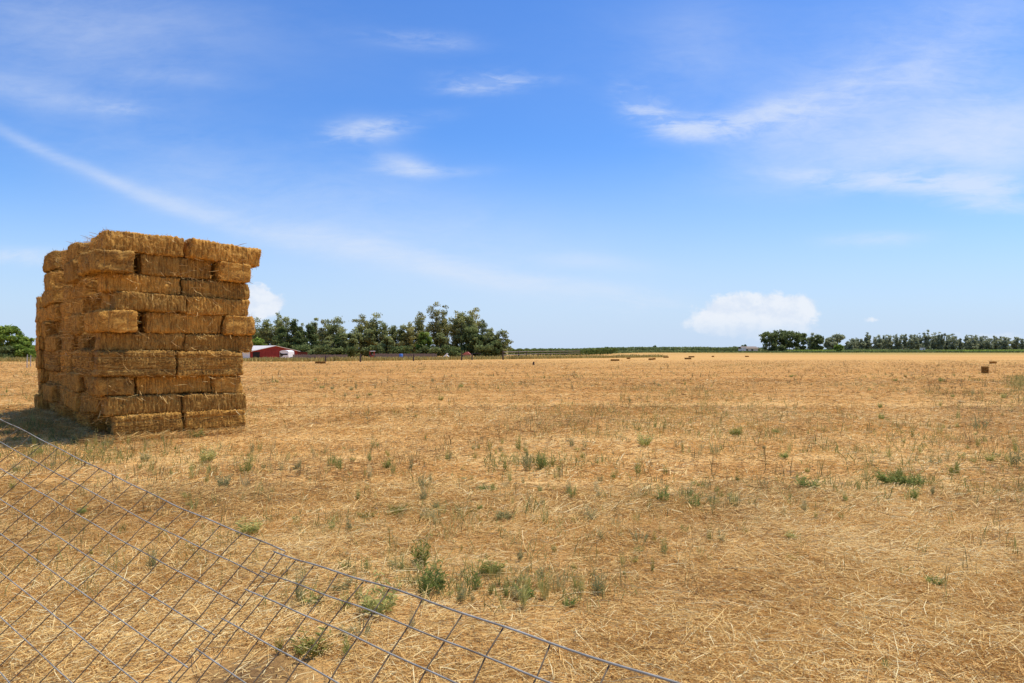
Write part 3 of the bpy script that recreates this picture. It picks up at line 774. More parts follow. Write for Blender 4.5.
for px, py, yw, lb in [(615, 361, 5, 'long flat bale, nearest of the far ones left of mid field'), (628.5, 359, 70, 'far bale just right of the long flat one'),
    (620, 357.3, 80, 'farthest small bale behind the long flat one'), (651, 360, 60, 'left one of two far bales lying side by side'), (654, 359.6, 80, 'right one of two far bales lying side by side'),
    (666, 357.8, 40, 'small far bale alone below the tiny lone tree'), (688, 359.3, 30, 'nearer one of a far pair of bales set on the slant'), (691.5, 357.4, 20, 'farther one of a far pair of bales set on the slant'),
    (713, 357, 70, 'small far bale alone right of the slanted pair'), (747, 357, 50, 'far bale in the field below the white farmhouse'), (320.5, 363.6, 8, 'low bale lying before the field fence, left of a post'), (309, 361, 40, 'small dark bale by the field fence below the board fence')]:
    lone(px, py, yw, lb)

# ------------------------------------------------------------------ the leaning wire panels in front
m, g, p = material('galvanised_wire', .7, .1); WIRE = m
oc = g.new('ShaderNodeTexCoord').outputs['Object']
f1 = g.noise(oc, 9, 4, .6)
g.put(p.inputs['Base Color'], g.ramp(f1, [(.3, (.15, .10, .06)), (.46, (.26, .24, .20)), (.72, (.42, .40, .35))])); p.inputs['Metallic'].default_value = .1; p.inputs['Roughness'].default_value = .6
STAY = simple_mat('dull_stay_wire', (.125, .095, .065), .8, .4, 9, 0, .05)
S = .160; KS = S / .2032
def panel(P, d, e, rows, cols, q, label, qlim):
    P, d, e = map(np.array, (P, d, e)); P = np.array([0, 0, CAM]) + (P - np.array([0, 0, CAM])) * KS; q = q / KS; qlim = qlim * KS; rows = [r * KS for r in rows]; d /= np.linalg.norm(d); e -= d * e.dot(d); e /= np.linalg.norm(e); nn = np.cross(d, e)
    def pt(c, r):
        a = c * S
        bnd = q * a * a if abs(a) < qlim else q * (qlim ** 2 + 2 * qlim * (abs(a) - qlim))
        X = P + d * a + e * r + nn * bnd
        X = X + nn * (.006 * math.sin(.9 * c + 3 * r) + .005 * math.sin(2.1 * c + r * 9)) + d * (.004 * math.sin(5.3 * r * 6 + 1.9 * round(c)) + .003 * math.sin(2.7 * round(c)))
        gz = float(ground_z(X[0], X[1])) + .012
        X[2] = max(X[2], gz); return X
    o = thing('wire_panel', label, 'fence panel', (P[0] + e[0] * 1.1, P[1] + e[1] * 1.1, 0), 0, 'leaning wire panels')
    org = np.array(o.location)
    for r in rows:
        cs_ = np.linspace(cols[0], cols[-1], (len(cols) - 1) * 3 + 1)
        mb = MB(); mb.tube([pt(c, r) - org for c in cs_], (.0023 if r else .0027), 6); mb.build('line_wire', WIRE, o, True)
    for c in cols:
        mb = MB(); off = nn * .0058
        mb.tube([pt(c, r) - org + off for r in np.linspace(rows[0], rows[-1], 16)], .0021, 6); mb.build('stay_wire', STAY, o, True)
    return o
panel([-1.1497, 3.2825, .6222], [.68008, -.72836, .0836], [-.49702, -.54186, -.67776], [0, .1016, .2032, .3556, .508, .66, .8128, 1.016, 1.2192, 1.4], list(range(0, 16)), .008,
      'sagging galvanised wire mesh panel leaning over in the near corner, coming towards the camera', 2.0)
panel([-1.1014, 3.2949, .6212], [.77057, -.63664, -.03024], [-.49824, -.57210, -.65150], [0, .1482, .2989, .4552, .6122, .765, .92, 1.08, 1.24, 1.40], list(range(-24, 1)), -.0393,
      'galvanised wire mesh panel leaning away behind the nearer one, running to the stack\'s corner', 2.05)

# ------------------------------------------------------------------ trees
BARK = simple_mat('grey_bark', (.11, .09, .07), .9, .35, 3)
DARKBARK = simple_mat('dark_bark', (.085, .065, .048), .9, .35, 3)
LEAF = {
 'olive': attr_mat('eucalyptus_leaf', [(0, (0.110, 0.122, 0.039)), (.4, (0.266, 0.288, 0.103)), (.8, (0.405, 0.415, 0.164)), (1, (0.524, 0.509, 0.233))], .85, .42, .08),
 'warm': attr_mat('sun_tinted_eucalyptus_leaf', [(0, (0.129, 0.127, 0.039)), (.4, (0.318, 0.307, 0.103)), (.8, (0.469, 0.434, 0.164)), (1, (0.579, 0.518, 0.224))], .85, .42, .08),  # brighter, warmer copy of the eucalyptus leaf, sunlight put into the colour
 'dark': attr_mat('dark_conifer_leaf', [(0, (0.050, 0.071, 0.024)), (.4, (0.138, 0.175, 0.057)), (.8, (0.230, 0.264, 0.086)), (1, (0.322, 0.348, 0.121))], .85, .35, .08),
 'green': attr_mat('bright_green_leaf', [(0, (0.082, 0.127, 0.021)), (.4, (0.202, 0.283, 0.048)), (.8, (0.331, 0.415, 0.078)), (1, (0.442, 0.509, 0.121))], .85, .42, .08),
 'oak': attr_mat('oak_leaf', [(0, (0.065, 0.084, 0.030)), (.4, (0.157, 0.189, 0.065)), (.8, (0.248, 0.283, 0.103)), (1, (0.350, 0.377, 0.147))], .85, .35, .08),
 'hazy': attr_mat('haze_tinted_leaf', [(0, (0.202, 0.217, 0.121)), (.4, (0.350, 0.363, 0.203)), (.8, (0.460, 0.462, 0.267)), (1, (0.552, 0.537, 0.327))], .85, .4, .08)}  # paler leaf colour carries the distance haze
LEAF['orchard'] = attr_mat('orchard_leaf', [(0, (.05, .075, .02)), (.4, (.12, .165, .045)), (.8, (.20, .25, .07)), (1, (.28, .32, .10))], .85, .3, .08)
def crown_mesh(hgt, wid, kind, rng, nleaf, leaf):
    """leaf clumps through the crown's volume; returns verts, faces, tones and the clump centres"""
    cl = []
    if kind == 'euc':                # tall, open, many small sprays on rising limbs
        nl = 6
        for q in range(nl):          # each limb fans upwards and carries its own sprays
            a = rng.random() * 2 * PI; rr = wid * .5 * (.15 + .85 * rng.random()); top_ = (.70 + .30 * rng.random()) if q else 1.0
            if q == 0: rr *= .25
            for k in range(7):
                t = .12 + (top_ - .14) * (k + .7 * rng.random()) / 6.6
                r = rr * min(1, t * 1.25) * (.7 + .5 * rng.random())
                cl.append((r * math.cos(a) + .06 * wid * rng.normal(), r * math.sin(a) + .06 * wid * rng.normal(), hgt * t, wid * (.10 + .10 * rng.random()), hgt * (.035 + .05 * rng.random())))
        for q in range(16):          # fuller skirts low down
            a = rng.random() * 2 * PI; r = wid * .46 * rng.random() ** .5
            cl.append((r * math.cos(a), r * math.sin(a), hgt * (.06 + .60 * rng.random()), wid * .17, hgt * .08))
    elif kind == 'round':
        nc = 34
        for k in range(nc):
            a = rng.random() * 2 * PI; zz = .12 + .76 * rng.random()
            r = wid * .5 * .86 * math.sqrt(max(.05, 1 - ((zz - .48) / .55) ** 2)) * rng.random() ** .4
            cl.append((r * math.cos(a), r * math.sin(a), hgt * zz, wid * (.09 + .09 * rng.random()), hgt * (.05 + .07 * rng.random())))
        cl.append((wid * .1 * rng.normal(), 0, hgt * .88, wid * .16, hgt * .09))
    elif kind == 'cone':
        nc = 20
        for k in range(nc):
            t = .06 + .92 * (k + rng.random()) / nc; a = rng.random() * 2 * PI
            r = wid * .5 * (1 - t) ** .75 * (.4 + .5 * rng.random())
            cl.append((r * math.cos(a), r * math.sin(a), hgt * t * .96, wid * (.08 + .22 * (1 - t)), hgt * .055))
    elif kind == 'bush':
        for k in range(12):
            a = rng.random() * 2 * PI; r = wid * .35 * rng.random() ** .5; zz = .2 + .6 * rng.random()
            cl.append((r * math.cos(a), r * math.sin(a), hgt * zz, wid * .2, hgt * .2))
    cl = np.array(cl)
    wgt = cl[:, 3] ** 1.6 * cl[:, 4] ** .8; pick = rng.choice(len(cl), nleaf, p=wgt / wgt.sum())
    d = rng.normal(size=(nleaf, 3)); d /= np.linalg.norm(d, axis=1)[:, None]
    rad = rng.random(nleaf) ** .45 * (1 + .25 * rng.normal(size=nleaf) ** 2 * .4)
    c = cl[pick, :3] + d * rad[:, None] * np.stack([cl[pick, 3], cl[pick, 3], cl[pick, 4]], 1)
    if kind == 'euc': c[:, 2] -= hgt * .02 * rng.random(nleaf)
    c[:, 2] = np.maximum(c[:, 2], .05 * hgt)
    u = rng.normal(size=(nleaf, 3)); u /= np.linalg.norm(u, axis=1)[:, None]
    v = np.cross(u, rng.normal(size=(nleaf, 3))); v /= np.linalg.norm(v, axis=1)[:, None]
    s = leaf * (.5 + .9 * rng.random(nleaf))[:, None]
    V = np.stack([c - u * s * .5, c + v * s * .28, c + u * s * .5, c - v * s * .28], 1).reshape(-1, 3)
    ct = rng.normal(0, .16, len(cl))
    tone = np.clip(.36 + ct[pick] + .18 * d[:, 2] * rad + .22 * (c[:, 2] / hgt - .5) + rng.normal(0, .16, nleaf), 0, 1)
    return V, np.arange(nleaf * 4).reshape(-1, 4), np.repeat(tone, 4), cl
def tree(x, y, hgt, wid, kind, leafmat, label, group, seed, nleaf=2600, leaf=.5, bark=None, cat='tree', name='tree', base=None):
    rng = np.random.default_rng(seed)
    z = float(ground_z(x, y)) if base is None else base
    o = thing(name, label, cat, (x, y, z - .05), 0, group)
    V, Fc, T, cl = crown_mesh(hgt, wid, kind, rng, nleaf, leaf)
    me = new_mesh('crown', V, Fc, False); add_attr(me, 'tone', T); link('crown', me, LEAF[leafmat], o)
    mb = MB(); r0 = max(.08, hgt * .022)
    sway = rng.normal(0, wid * .04, 2)
    tp = hgt * (.78 if kind in ('euc', 'cone') else .55)
    tr = np.array([[sway[0] * math.sin(3 * t), sway[1] * math.sin(2.5 * t), tp * t] for t in np.linspace(0, 1, 7)])
    mb.tube(tr, np.linspace(r0, r0 * .3, 7), 6)
    if kind != 'bush':
        for k in rng.choice(len(cl), min(8, len(cl)), replace=False):
            c = cl[k, :3]; t0 = np.clip(c[2] / tp * (.45 + .25 * rng.random()), .1, .95); p0 = np.array([np.interp(t0, np.linspace(0, 1, 7), tr[:, q]) for q in range(3)])
            md = (p0 + c) / 2 + np.array([0, 0, -.03 * hgt]) + (c - p0) * np.array([.12, .12, 0])
            mb.tube([p0, md, c], [r0 * .45 * (1 - .5 * t0), r0 * .3 * (1 - .4 * t0), r0 * .1], 5)
    mb.build('trunk', bark or BARK, o, True)
    return o
def tree_px(px, top, wpx, z, kind, leafmat, label, group, seed, **kw):
    x = at(px, z); gz = float(ground_z(x, z)); hgt = CAM + (HZ - top) * z / F - gz
    return tree(x, z, hgt, wpx * z / F * (1.5 if kind in ('euc', 'cone') and z < 300 else 1), kind, leafmat, label, group, seed, **kw)

GV = 'trees of the grove behind the red barn'
grove = [ # px, top row, width px, distance, kind, leaves, label
 (256,318,20,215,'euc','olive','grey-green tree at the grove\'s left end, half hidden by the stack'),
 (266,319,15,212,'euc','olive','second tree of the grove, just right of the stack'),
 (258,337,20,190,'round','green','bright green rounded tree beside the stack, left of the barn'),
 (277,312.5,11,220,'euc','olive','thin tall tree rising highest right above the barn roof'),
 (286,316.5,15,214,'euc','olive','tree with a wide bent top right of the thin tall one'),
 (281,325,17,198,'cone','dark','dark conifer standing directly behind the barn'),
 (295.5,319.5,13,212,'euc','dark','dark narrow tree behind the barn\'s right end'),
 (302.5,321.5,10,218,'euc','olive','thin open tree left of the black-green conifer'),
 (297,330,14,196,'cone','dark','short dark conifer by the white trailer'),
 (310,322,19,200,'cone','dark','largest black-green conifer of the grove, right of the barn'),
 (315,318,9,216,'euc','olive','thin crowned tree peeping over the largest conifer'),
 (323.5,319.5,15,210,'euc','warm','sunlit tree right of the largest conifer'),
 (327.5,336,15,190,'cone','olive','pale conical tree with bright gaps on its right'),
 (336.5,315,17,208,'euc','olive','tree with a broad dark mushroom-shaped head'),
 (339,333,14,196,'cone','dark','dark low tree under the mushroom-shaped head'),
 (348.5,332,18,194,'round','olive','low rounded pale tree in the dip of the grove'),
 (361.5,313.5,14,208,'euc','warm','tall sunlit tree, left one of the pair after the dip'),
 (356,325,12,204,'euc','olive','slim tree leaning against the pair after the dip'),
 (376,313.5,15,210,'euc','olive','tall tree with a hooked top, right one of the pair'),
 (369,328,15,200,'round','olive','rounded tree filling between the pair after the dip'),
 (384,322,12,206,'euc','olive','dark stepped tree just right of the hooked top'),
 (393,326,13,212,'euc','olive','low open tree in the grove\'s middle'),
 (387,336,17,192,'round','olive','broad low tree before the grove\'s middle'),
 (403,326,13,210,'euc','olive','plain tree left of the reddish crown'),
 (410,322.5,15,206,'euc','warm','tree with a warm reddish crown'),
 (421,312.5,15,208,'euc','warm','leaning feathery tree left of the tallest'),
 (424,331,16,194,'round','green','fresh green rounded tree under the feathery one'),
 (436,303,16,212,'euc','warm','tallest tree of the grove, with a forked airy top'),
 (445,308,9,214,'euc','olive','narrow airy tree leaning on the tallest'),
 (440,332,13,196,'round','olive','low tree at the foot of the tallest'),
 (456,309.5,17,206,'euc','warm','left one of the big full trees right of the tallest'),
 (463,311,24,202,'round','olive','broadest full-crowned tree of the grove'),
 (472,307,14,208,'euc','warm','tree whose loose head overtops the broad crown'),
 (470,326,22,196,'round','dark','dark full tree under the loose head'),
 (482,320.5,15,204,'euc','olive','sloping tree at the right shoulder of the grove'),
 (477,333,16,194,'round','dark','dark low tree under the right shoulder'),
 (490,334,11,200,'euc','olive','short thin tree between the shoulder and the last tree'),
 (499,330,17,198,'euc','olive','last tree, standing at the grove\'s right end'),
 (496,340,13,190,'round','dark','low bushy tree at the foot of the last one'),
]
for k, (px, top, wp, z, kd, lm, lab) in enumerate(grove):
    tree_px(px, top, wp, z, kd, lm, lab, GV, 100 + k, nleaf=6500 if wp > 12 else 4200, leaf=.50, bark=BARK if kd == 'euc' else DARKBARK, name='conifer' if kd == 'cone' else 'tree')
# understorey along the grove
for k, (px, top, wp, lab) in enumerate([(318,345,26,'low dark shrub row piece right of the board fence\'s middle'), (345,345,24,'low shrub below the dip of the grove'), (374,345,26,'low shrub behind the red tractor'),
     (402,344,28,'low shrub behind the blue barrel'), (428,344,26,'low shrub below the feathery tree'), (452,344,26,'low shrub behind the white A-frame'), (482,344,24,'low shrub behind the red-roofed shed'), (300,344,22,'low shrub right of the barn')]):
    tree_px(px, top, wp, 188 + k % 3, 'bush', 'dark' if k % 2 else 'oak', lab, 'shrubs under the grove', 300 + k, nleaf=1800, leaf=.6, bark=DARKBARK, cat='shrub', name='shrub')
# left edge
for k, (px, top, wp, z, kd, lm, lab) in enumerate([(8,324,34,160,'round','green','large round green tree at the picture\'s left edge'), (-16,322,34,165,'round','oak','darker round tree left of the large green one'),
     (27,336,20,158,'round','green','smaller tree tucked against the stack\'s left side'), (30,347,16,150,'bush','green','pale green bush between the left trees and the stack'), (4,346,22,150,'bush','oak','dark bush at the foot of the large green tree'), (18,345,18,152,'bush','green','green bush right of the dark bush')]):
    tree_px(px, top, wp, z, kd, lm, lab, 'trees left of the stack', 400 + k, nleaf=4500, leaf=.6, bark=DARKBARK, name='tree' if kd != 'bush' else 'shrub', cat='tree' if kd != 'bush' else 'shrub')
# oaks and the far rows on the right
for k, (px, top, wp, z, kd, lm, lab) in enumerate([(768,331,20,350,'round','oak','leftmost broad dark oak beside the farmhouse'), (779,328.5,19,356,'round','oak','tallest oak of the dark clump, with a domed top'), (790,330,22,348,'round','oak','middle oak of the dark clump, lower than the domed one'),
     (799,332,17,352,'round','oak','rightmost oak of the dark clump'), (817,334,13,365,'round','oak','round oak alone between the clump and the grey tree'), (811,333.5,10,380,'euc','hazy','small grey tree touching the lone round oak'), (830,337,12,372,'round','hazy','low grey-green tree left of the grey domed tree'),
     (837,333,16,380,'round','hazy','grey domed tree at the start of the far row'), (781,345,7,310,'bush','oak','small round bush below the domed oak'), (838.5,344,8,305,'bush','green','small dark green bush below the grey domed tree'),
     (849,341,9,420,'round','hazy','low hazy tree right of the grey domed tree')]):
    tree_px(px, top, wp, z, kd, lm, lab, 'oaks on the right', 500 + k, nleaf=2600, leaf=.95 if kd != 'bush' else .7, bark=DARKBARK, name='oak_tree' if lm == 'oak' and kd == 'round' else ('shrub' if kd == 'bush' else 'tree'), cat='tree' if kd != 'bush' else 'shrub')
tops = [(853,338),(858,337.5),(862.5,338),(867,333),(873,338),(878,335.5),(884,336),(890,334),(897,335),(904.5,333),(910,335),(915,333.5),(921,332),(927.5,331),(933,331.5),(938,333),(942,333.5),(948,334.5),(954,334),(960,337),(965.5,335.5),(971,333.5),(977,335),(983,335),(989,337),(995,336),(1001,338),(1006,337.5),(1016,336.5),(1022.5,338),(1030,337)]
OR2 = NTH + ['eighteenth', 'nineteenth', 'twentieth', 'twenty-first', 'twenty-second', 'twenty-third', 'twenty-fourth', 'twenty-fifth', 'twenty-sixth', 'twenty-seventh', 'twenty-eighth', 'twenty-ninth', 'thirtieth', 'thirty-first']
for k, (px, top) in enumerate(tops):
    z = 545 + 14 * math.sin(k * 2.3)
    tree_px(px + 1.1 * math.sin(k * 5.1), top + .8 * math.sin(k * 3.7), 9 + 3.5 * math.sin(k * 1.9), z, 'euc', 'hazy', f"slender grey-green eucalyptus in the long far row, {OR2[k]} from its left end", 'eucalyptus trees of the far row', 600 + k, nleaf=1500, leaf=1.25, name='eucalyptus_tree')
tree_px(654.6, 345, 3.6, 400, 'round', 'oak', 'tiny lone dark tree on the horizon at mid field', None, 700, nleaf=700, leaf=.7)
for k, (px, top, wp, lab) in enumerate([(646,347.2,9,'low dark shrub on the horizon left of the tiny tree'), (704,346.8,12,'long low shrub on the horizon left of the farmhouse'), (727,346.5,12,'low shrub on the horizon nearer the farmhouse'), (744,344.5,7,'small tree rising behind the white farmhouse'),(736,346,8,'low shrub touching the farmhouse\'s left side')]):
    tree_px(px, top, wp, 395, 'bush', 'oak', lab, 'shrubs along the horizon', 710 + k, nleaf=900, leaf=.8, cat='shrub', name='shrub')

# massed greenery nobody could count
def mass(name, label, x0, x1, y0, y1, hgt, n, leaf, mat, rowdist=None, bumps=.25, waver=.2):
    x = x0 + (x1 - x0) * RNG.random(n); y = y0 + (y1 - y0) * RNG.random(n) ** 1.5
    hh = hgt * (1 - bumps + 2 * bumps * fbm(x, y, waver, 3))
    if rowdist: hh = hh * (.80 + .20 * np.abs(np.cos(PI * x / rowdist)))
    z = ground_z(x, y) + hh * RNG.random(n) ** .5
    u = RNG.normal(size=(n, 3)); u /= np.linalg.norm(u, axis=1)[:, None]
    v = np.cross(u, RNG.normal(size=(n, 3))); v /= np.linalg.norm(v, axis=1)[:, None]
    s = leaf * (.6 + .8 * RNG.random(n))[:, None]; c = np.stack([x, y, z], 1)
    V = np.stack([c - u * s * .5, c + v * s * .3, c + u * s * .5, c - v * s * .3], 1).reshape(-1, 3)
    tone = np.clip(.2 + .5 * (z - ground_z(x, y)) / hgt + RNG.normal(0, .14, n), 0, 1)
    return (V, np.arange(n * 4).reshape(-1, 4), np.repeat(tone, 4))
def massobj(name, label, parts, mat): stuff(name, label, parts, mat)
Z1 = 270
massobj('orchard_rows', 'long clipped block of green orchard rows on the horizon', [mass('', '', at(508, Z1), at(611, Z1), Z1, Z1 + 40, 2.75, 9000, .7, None, 3.2, .06, .1), mass('', '', at(611, Z1), at(618, Z1), Z1, Z1 + 30, 2.6, 700, .7, None, None, .2, .3)], LEAF['orchard'])
massobj('crop_rows', 'low dark green crop strip along the far edge of the field', [mass('', '', at(588, 300), at(1060, 300), 297, 318, .8, 12000, .7, None, None, .7, .03), mass('', '', at(612, 380), at(765, 380), 375, 400, 2.45, 6000, .9, None, None, .22, .04),
    mass('', '', at(765, 470), at(1080, 470), 470, 500, 1.5, 4500, 1.0, None, None, .6, .02), mass('', '', at(842, 575), at(1080, 575), 565, 590, 4.2, 7000, 1.3, None, None, .35, .03)], LEAF['oak'])
massobj('pale_crop_strip', 'light green crop strip on the right beyond the field', [mass('', '', at(800, 325), at(1075, 325), 322, 345, 1.0, 6000, .8, None, None, .6, .02)], LEAF['green'])
def tallgrass(n, xs, h0, h1, ww):
    x = xs[0] + (xs[1] - xs[0]) * RNG.random(n)
    line = np.clip(109 + .80 * (x - 1), 88, 400)
    y = line - 2 + RNG.random(n) ** 1.3 * 13
    hh = h0 + (h1 - h0) * fbm(x, y, .35, 3) * (.6 + .8 * RNG.random(n))
    return strands(x, y, ground_z(x, y), RNG.random(n) * 2 * PI, hh, ww * (.6 + .8 * RNG.random(n)), RNG.normal(1.3, .2, n), RNG.normal(0, .2, n), np.clip(RNG.normal(.55, .22, n), 0, 1), False)
TALL = attr_mat('tall_dry_grass_blade', [(0, (.12, .11, .03)), (.35, (.28, .235, .065)), (.7, (.47, .37, .12)), (1, (.62, .50, .20))], .8, .3)
stuff('tall_dry_grass', 'strip of tall yellow grass along the field fence', [tallgrass(16000, (-75, 2), .25, .75, .09), tallgrass(5000, (0, 30), .2, .8, .09)], TALL)

# ------------------------------------------------------------------ farm buildings and far odds and ends
RED = simple_mat('red_barn_paint', (.26, .035, .025), .8, .3, 1.2)
ROOF = simple_mat('pale_metal_roof', (.62, .55, .47), .5, .12, .8)
REDROOF = simple_mat('faded_red_roof', (.42, .14, .10), .6, .2, 1)
WHITE = simple_mat('white_paint', (.78, .77, .74), .6, .08, 2)
DARK = simple_mat('dark_opening', (.025, .02, .018), .9, .3, 2)
GREYWOOD = simple_mat('weathered_grey_wood', (.24, .19, .15), .9, .35, 2.5)
POSTW = simple_mat('dark_post_wood', (.09, .065, .05), .9, .35, 6)
RUBBER = simple_mat('black_rubber', (.02, .02, .02), .8, .2, 4)
REDP = simple_mat('red_machine_paint', (.42, .04, .03), .4, .15, 2)
BLUE = simple_mat('blue_plastic', (.06, .16, .45), .5, .15, 3)
STEEL = simple_mat('thin_grey_post', (.42, .40, .36), .6, .2, 6)
GLASS = simple_mat('dark_window_glass', (.04, .05, .06), .15, .2, 2, 0, .5)

# red barn, gable turned towards the field, long pale roof slope running back to the left
bz = 172; bx = at(275, bz); gz = float(ground_z(bx, bz)); k = bz / F
barn = thing('red_barn', 'low red barn with a pale roof slope, right of the stack', 'barn', (bx, bz, gz), math.radians(50))
W2, RH, EH, D = 6.4, CAM + 3.5 * k - gz, CAM - 1.6 * k - gz, 12.0
sk = 0.0                                   # the ridge runs back and to the left
def gab(x, z, y): return (x + sk * y / D, y, z)
mb = MB()
for y in (0, D):
    v = [gab(-W2, 0, y), gab(W2, 0, y), gab(W2, EH, y), gab(0, RH - .12, y), gab(-W2, EH, y), gab(0, 0, y)]
    mb.add(v, [[0, 5, 3, 4], [5, 1, 2, 3]])
for s in (-1, 1): mb.quad(gab(s * W2, 0, 0), gab(s * W2, 0, D), gab(s * W2, EH, D), gab(s * W2, EH, 0))
mb.build('wall', RED, barn)
mb = MB()
for s in (-1, 1):
    e = .45; a, b = gab(0, RH, -e), gab(0, RH, D + e); c, d = gab(s * (W2 + .6), EH - .16, D + e), gab(s * (W2 + .6), EH - .16, -e)
    top = np.array([a, b, c, d]); mb.add(np.concatenate([top, top - [0, 0, .12]]), [[0, 1, 2, 3], [4, 7, 6, 5], [0, 4, 5, 1], [1, 5, 6, 2], [2, 6, 7, 3], [3, 7, 4, 0]])
roof = mb.build('roof', ROOF, barn)
mb = MB(); mb.box((-W2 - .06, 2.4, .95), (.06, 3.6, 1.9)); mb.build('door', WHITE, barn)
mb = MB(); mb.box((-W2 + 1.3, -.05, .95), (1.8, .05, 1.8)); mb.build('doorway', DARK, barn)
mb = MB()
for xx in np.arange(-W2 + .2, W2, .9): mb.box((xx, -.02, EH * .5), (.05, .03, EH))
mb.build('batten', RED, barn)
DRED = simple_mat('dark_red_paint', (.11, .028, .02), .8, .3, 1.2)
mb = MB(); mb.box((W2 + 1.6, 1.6, .9), (3.0, 3, 1.8)); lw = mb.build('lean_to', DRED, barn)
mb = MB(); mb.box((W2 + 1.7, 1.6, 1.90), (3.5, 3.5, .1), 0, Matrix.Rotation(.10, 3, 'Y')); mb.build('roof', DARK, lw)
# white trailer
tz = 160; tx = at(284, tz); gz = float(ground_z(tx, tz))
tr = thing('stock_trailer', 'white round-topped stock trailer parked in front of the red barn', 'trailer', (tx, tz, gz), 0)
mb = MB(); prof = [(-1.05, .45), (1.05, .45), (1.05, 1.9)] + [(1.05 * math.cos(a), 1.9 + .42 * math.sin(a)) for a in np.linspace(.2, PI - .2, 9)] + [(-1.05, 1.9)]
n = len(prof); v = [(x, 0, z) for x, z in prof] + [(x, 4.2, z) for x, z in prof] + [(0, 0, 1.2), (0, 4.2, 1.2)]
f = [[i, (i + 1) % n, n + (i + 1) % n, n + i] for i in range(n)]
for i in range(0, n - 1, 2): f.append([2*n, (i+2) % n, i+1, i]); f.append([2*n+1, n+i, n+i+1, n+(i+2) % n])
mb.add(v, f); mb.build('body', WHITE, tr)
mb = MB(); mb.box((0, -.02, 1.35), (1.7, .03, .35)); mb.build('vent', DARK, tr)
for yy in (1.6, 2.5):
    for s in (-1, 1): mb = MB(); mb.disc_y((s * 1.1, yy, .36), .36, .2); mb.build('wheel', RUBBER, tr)
mb = MB(); mb.tube([(0, 4.2, .5), (0, 5.4, .5)], .06); mb.build('drawbar', STEEL, tr)
# board fence right of the barn
fz = 148
def boards(x0, x1, z, hgt, label):
    xa, xb = at(x0, z), at(x1, z); gz = float(ground_z((xa + xb) / 2, z))
    o = thing('board_fence', label, 'fence', (xa, z, gz))
    mb = MB(); n = int((xb - xa) / .22)
    for i in range(n): mb.box((i * .22 + .1, 0, hgt * .5 + .03 * math.sin(i * 3.3)), (.19, .025, hgt + .06 * math.sin(i * 5.1)))
    mb.build('board_panel', GREYWOOD, o)
    mb = MB(); mb.box(((xb - xa) / 2, .05, hgt * .75), (xb - xa, .05, .1)); mb.build('rail', POSTW, o)
    for i in range(0, n + 1, 11): mb = MB(); mb.box((i * .22, .09, hgt * .52), (.12, .12, hgt * 1.04)); mb.build('post', POSTW, o)
boards(293, 348, fz, CAM - 5.6 * fz / F + 1.0, 'grey weathered board fence running right from the barn')
boards(372, 437, 166, CAM - 4.6 * 166 / F + 1.0, 'low grey board fence in the middle, behind the tall yellow grass')
# field fence: posts with one top rail
def yline(x): return float(np.clip(109 + .80 * (x - 1), 88, 400))
pf = thing('post_and_rail_fence', 'dark post and rail fence at the field edge, right of the grove', 'fence', (-2, yline(-2), 0))
pts = []
for px, base in [(503, 359.8), (518.5, 359), (526.5, 358.2), (538, 357.5), (551, 357), (565, 356.6), (580, 356.2)]:
    y = CAM * F / (base - HZ); x = at(px, y); pts.append((x, y))
    mb = MB(); z = float(ground_z(x, y)); mb.box((x + 2, y - yline(-2), z + .66), (.2, .2, 1.45)); mb.build('post', POSTW, pf)
for (xa, ya), (xb, yb) in zip(pts[:-1], pts[1:]):
    mb = MB(); mb.tube([(xa + 2, ya - yline(-2) - .13, 1.15), (xb + 2, yb - yline(-2) - .13, 1.15)], .06, 5); mb.build('rail', GREYWOOD, pf)
    mb = MB(); mb.tube([(xa + 2, ya - yline(-2) - .13, .7), (xb + 2, yb - yline(-2) - .13, .7)], .05, 5); mb.build('rail', GREYWOOD, pf)
def post(px, base, hgt, mat, label, group, wd=.16):
    y = CAM * F / (base - HZ); x = at(px, y); z = float(ground_z(x, y)); mb = MB()
    mb.tube([(0, 0, -.1), (.01, 0, hgt * .6), (.03, .01, hgt)], [wd * .55, wd * .5, wd * .42], 7)
    o = mb.build('fence_post', mat); o.location = (x, y, z); tag(o, label, 'post', group)
for px, base, hh, lab in [(325.5, 361.5, .75, 'dark wooden post in the tall grass below the board fence'), (360.3, 362, 1.0, 'dark wooden post left of the red tractor'), (413.5, 361, .9, 'dark wooden post right of the blue barrel'),
        (461.5, 360.3, 1.15, 'dark wooden post just left of the red-roofed shed'), (472, 360, .9, 'thin wooden post just right of the red-roofed shed')]:
    post(px, base, hh, POSTW, lab, 'wooden posts of the field fence', .2)
for px, base, hh, lab in [(27, 368, 1.15, 'thin pale steel post in the grass left of the stack'), (30.5, 366.5, 1.05, 'second thin pale steel post, close to the stack'), (533.5, 365, .32, 'short dark stake standing alone in the field')]:
    post(px, base, hh, STEEL if px < 100 else POSTW, lab, 'thin stakes' , .07 if px < 100 else .2)
# small red tractor with a white canopy
z = 150; x = at(371.5, z); gz = float(ground_z(x, z))
t = thing('tractor', 'small red tractor with a white canopy in front of the grove', 'tractor', (x, z, gz), .35)
mb = MB(); mb.box((0, .2, .95), (.62, 1.5, .55)); mb.box((0, -.7, .8), (.7, .6, .5)); mb.build('body', REDP, t)
mb = MB(); mb.box((.18, -.5, 2.12), (1.05, 1.0, .14)); mb.build('canopy', WHITE, t)
mb = MB()
for a in (-.4, .5):
    for b in (-.85, -.1): mb.tube([(a, b, 1.1), (a, b, 2.06)], .04, 5)
mb.build('canopy_frame', REDP, t)
for s in (-1, 1):
    mb = MB(); mb.disc_y((s * .55, -.6, .62), .62, .3); mb.build('wheel', RUBBER, t)
    mb = MB(); mb.disc_y((s * .45, .75, .38), .38, .2); mb.build('wheel', RUBBER, t)
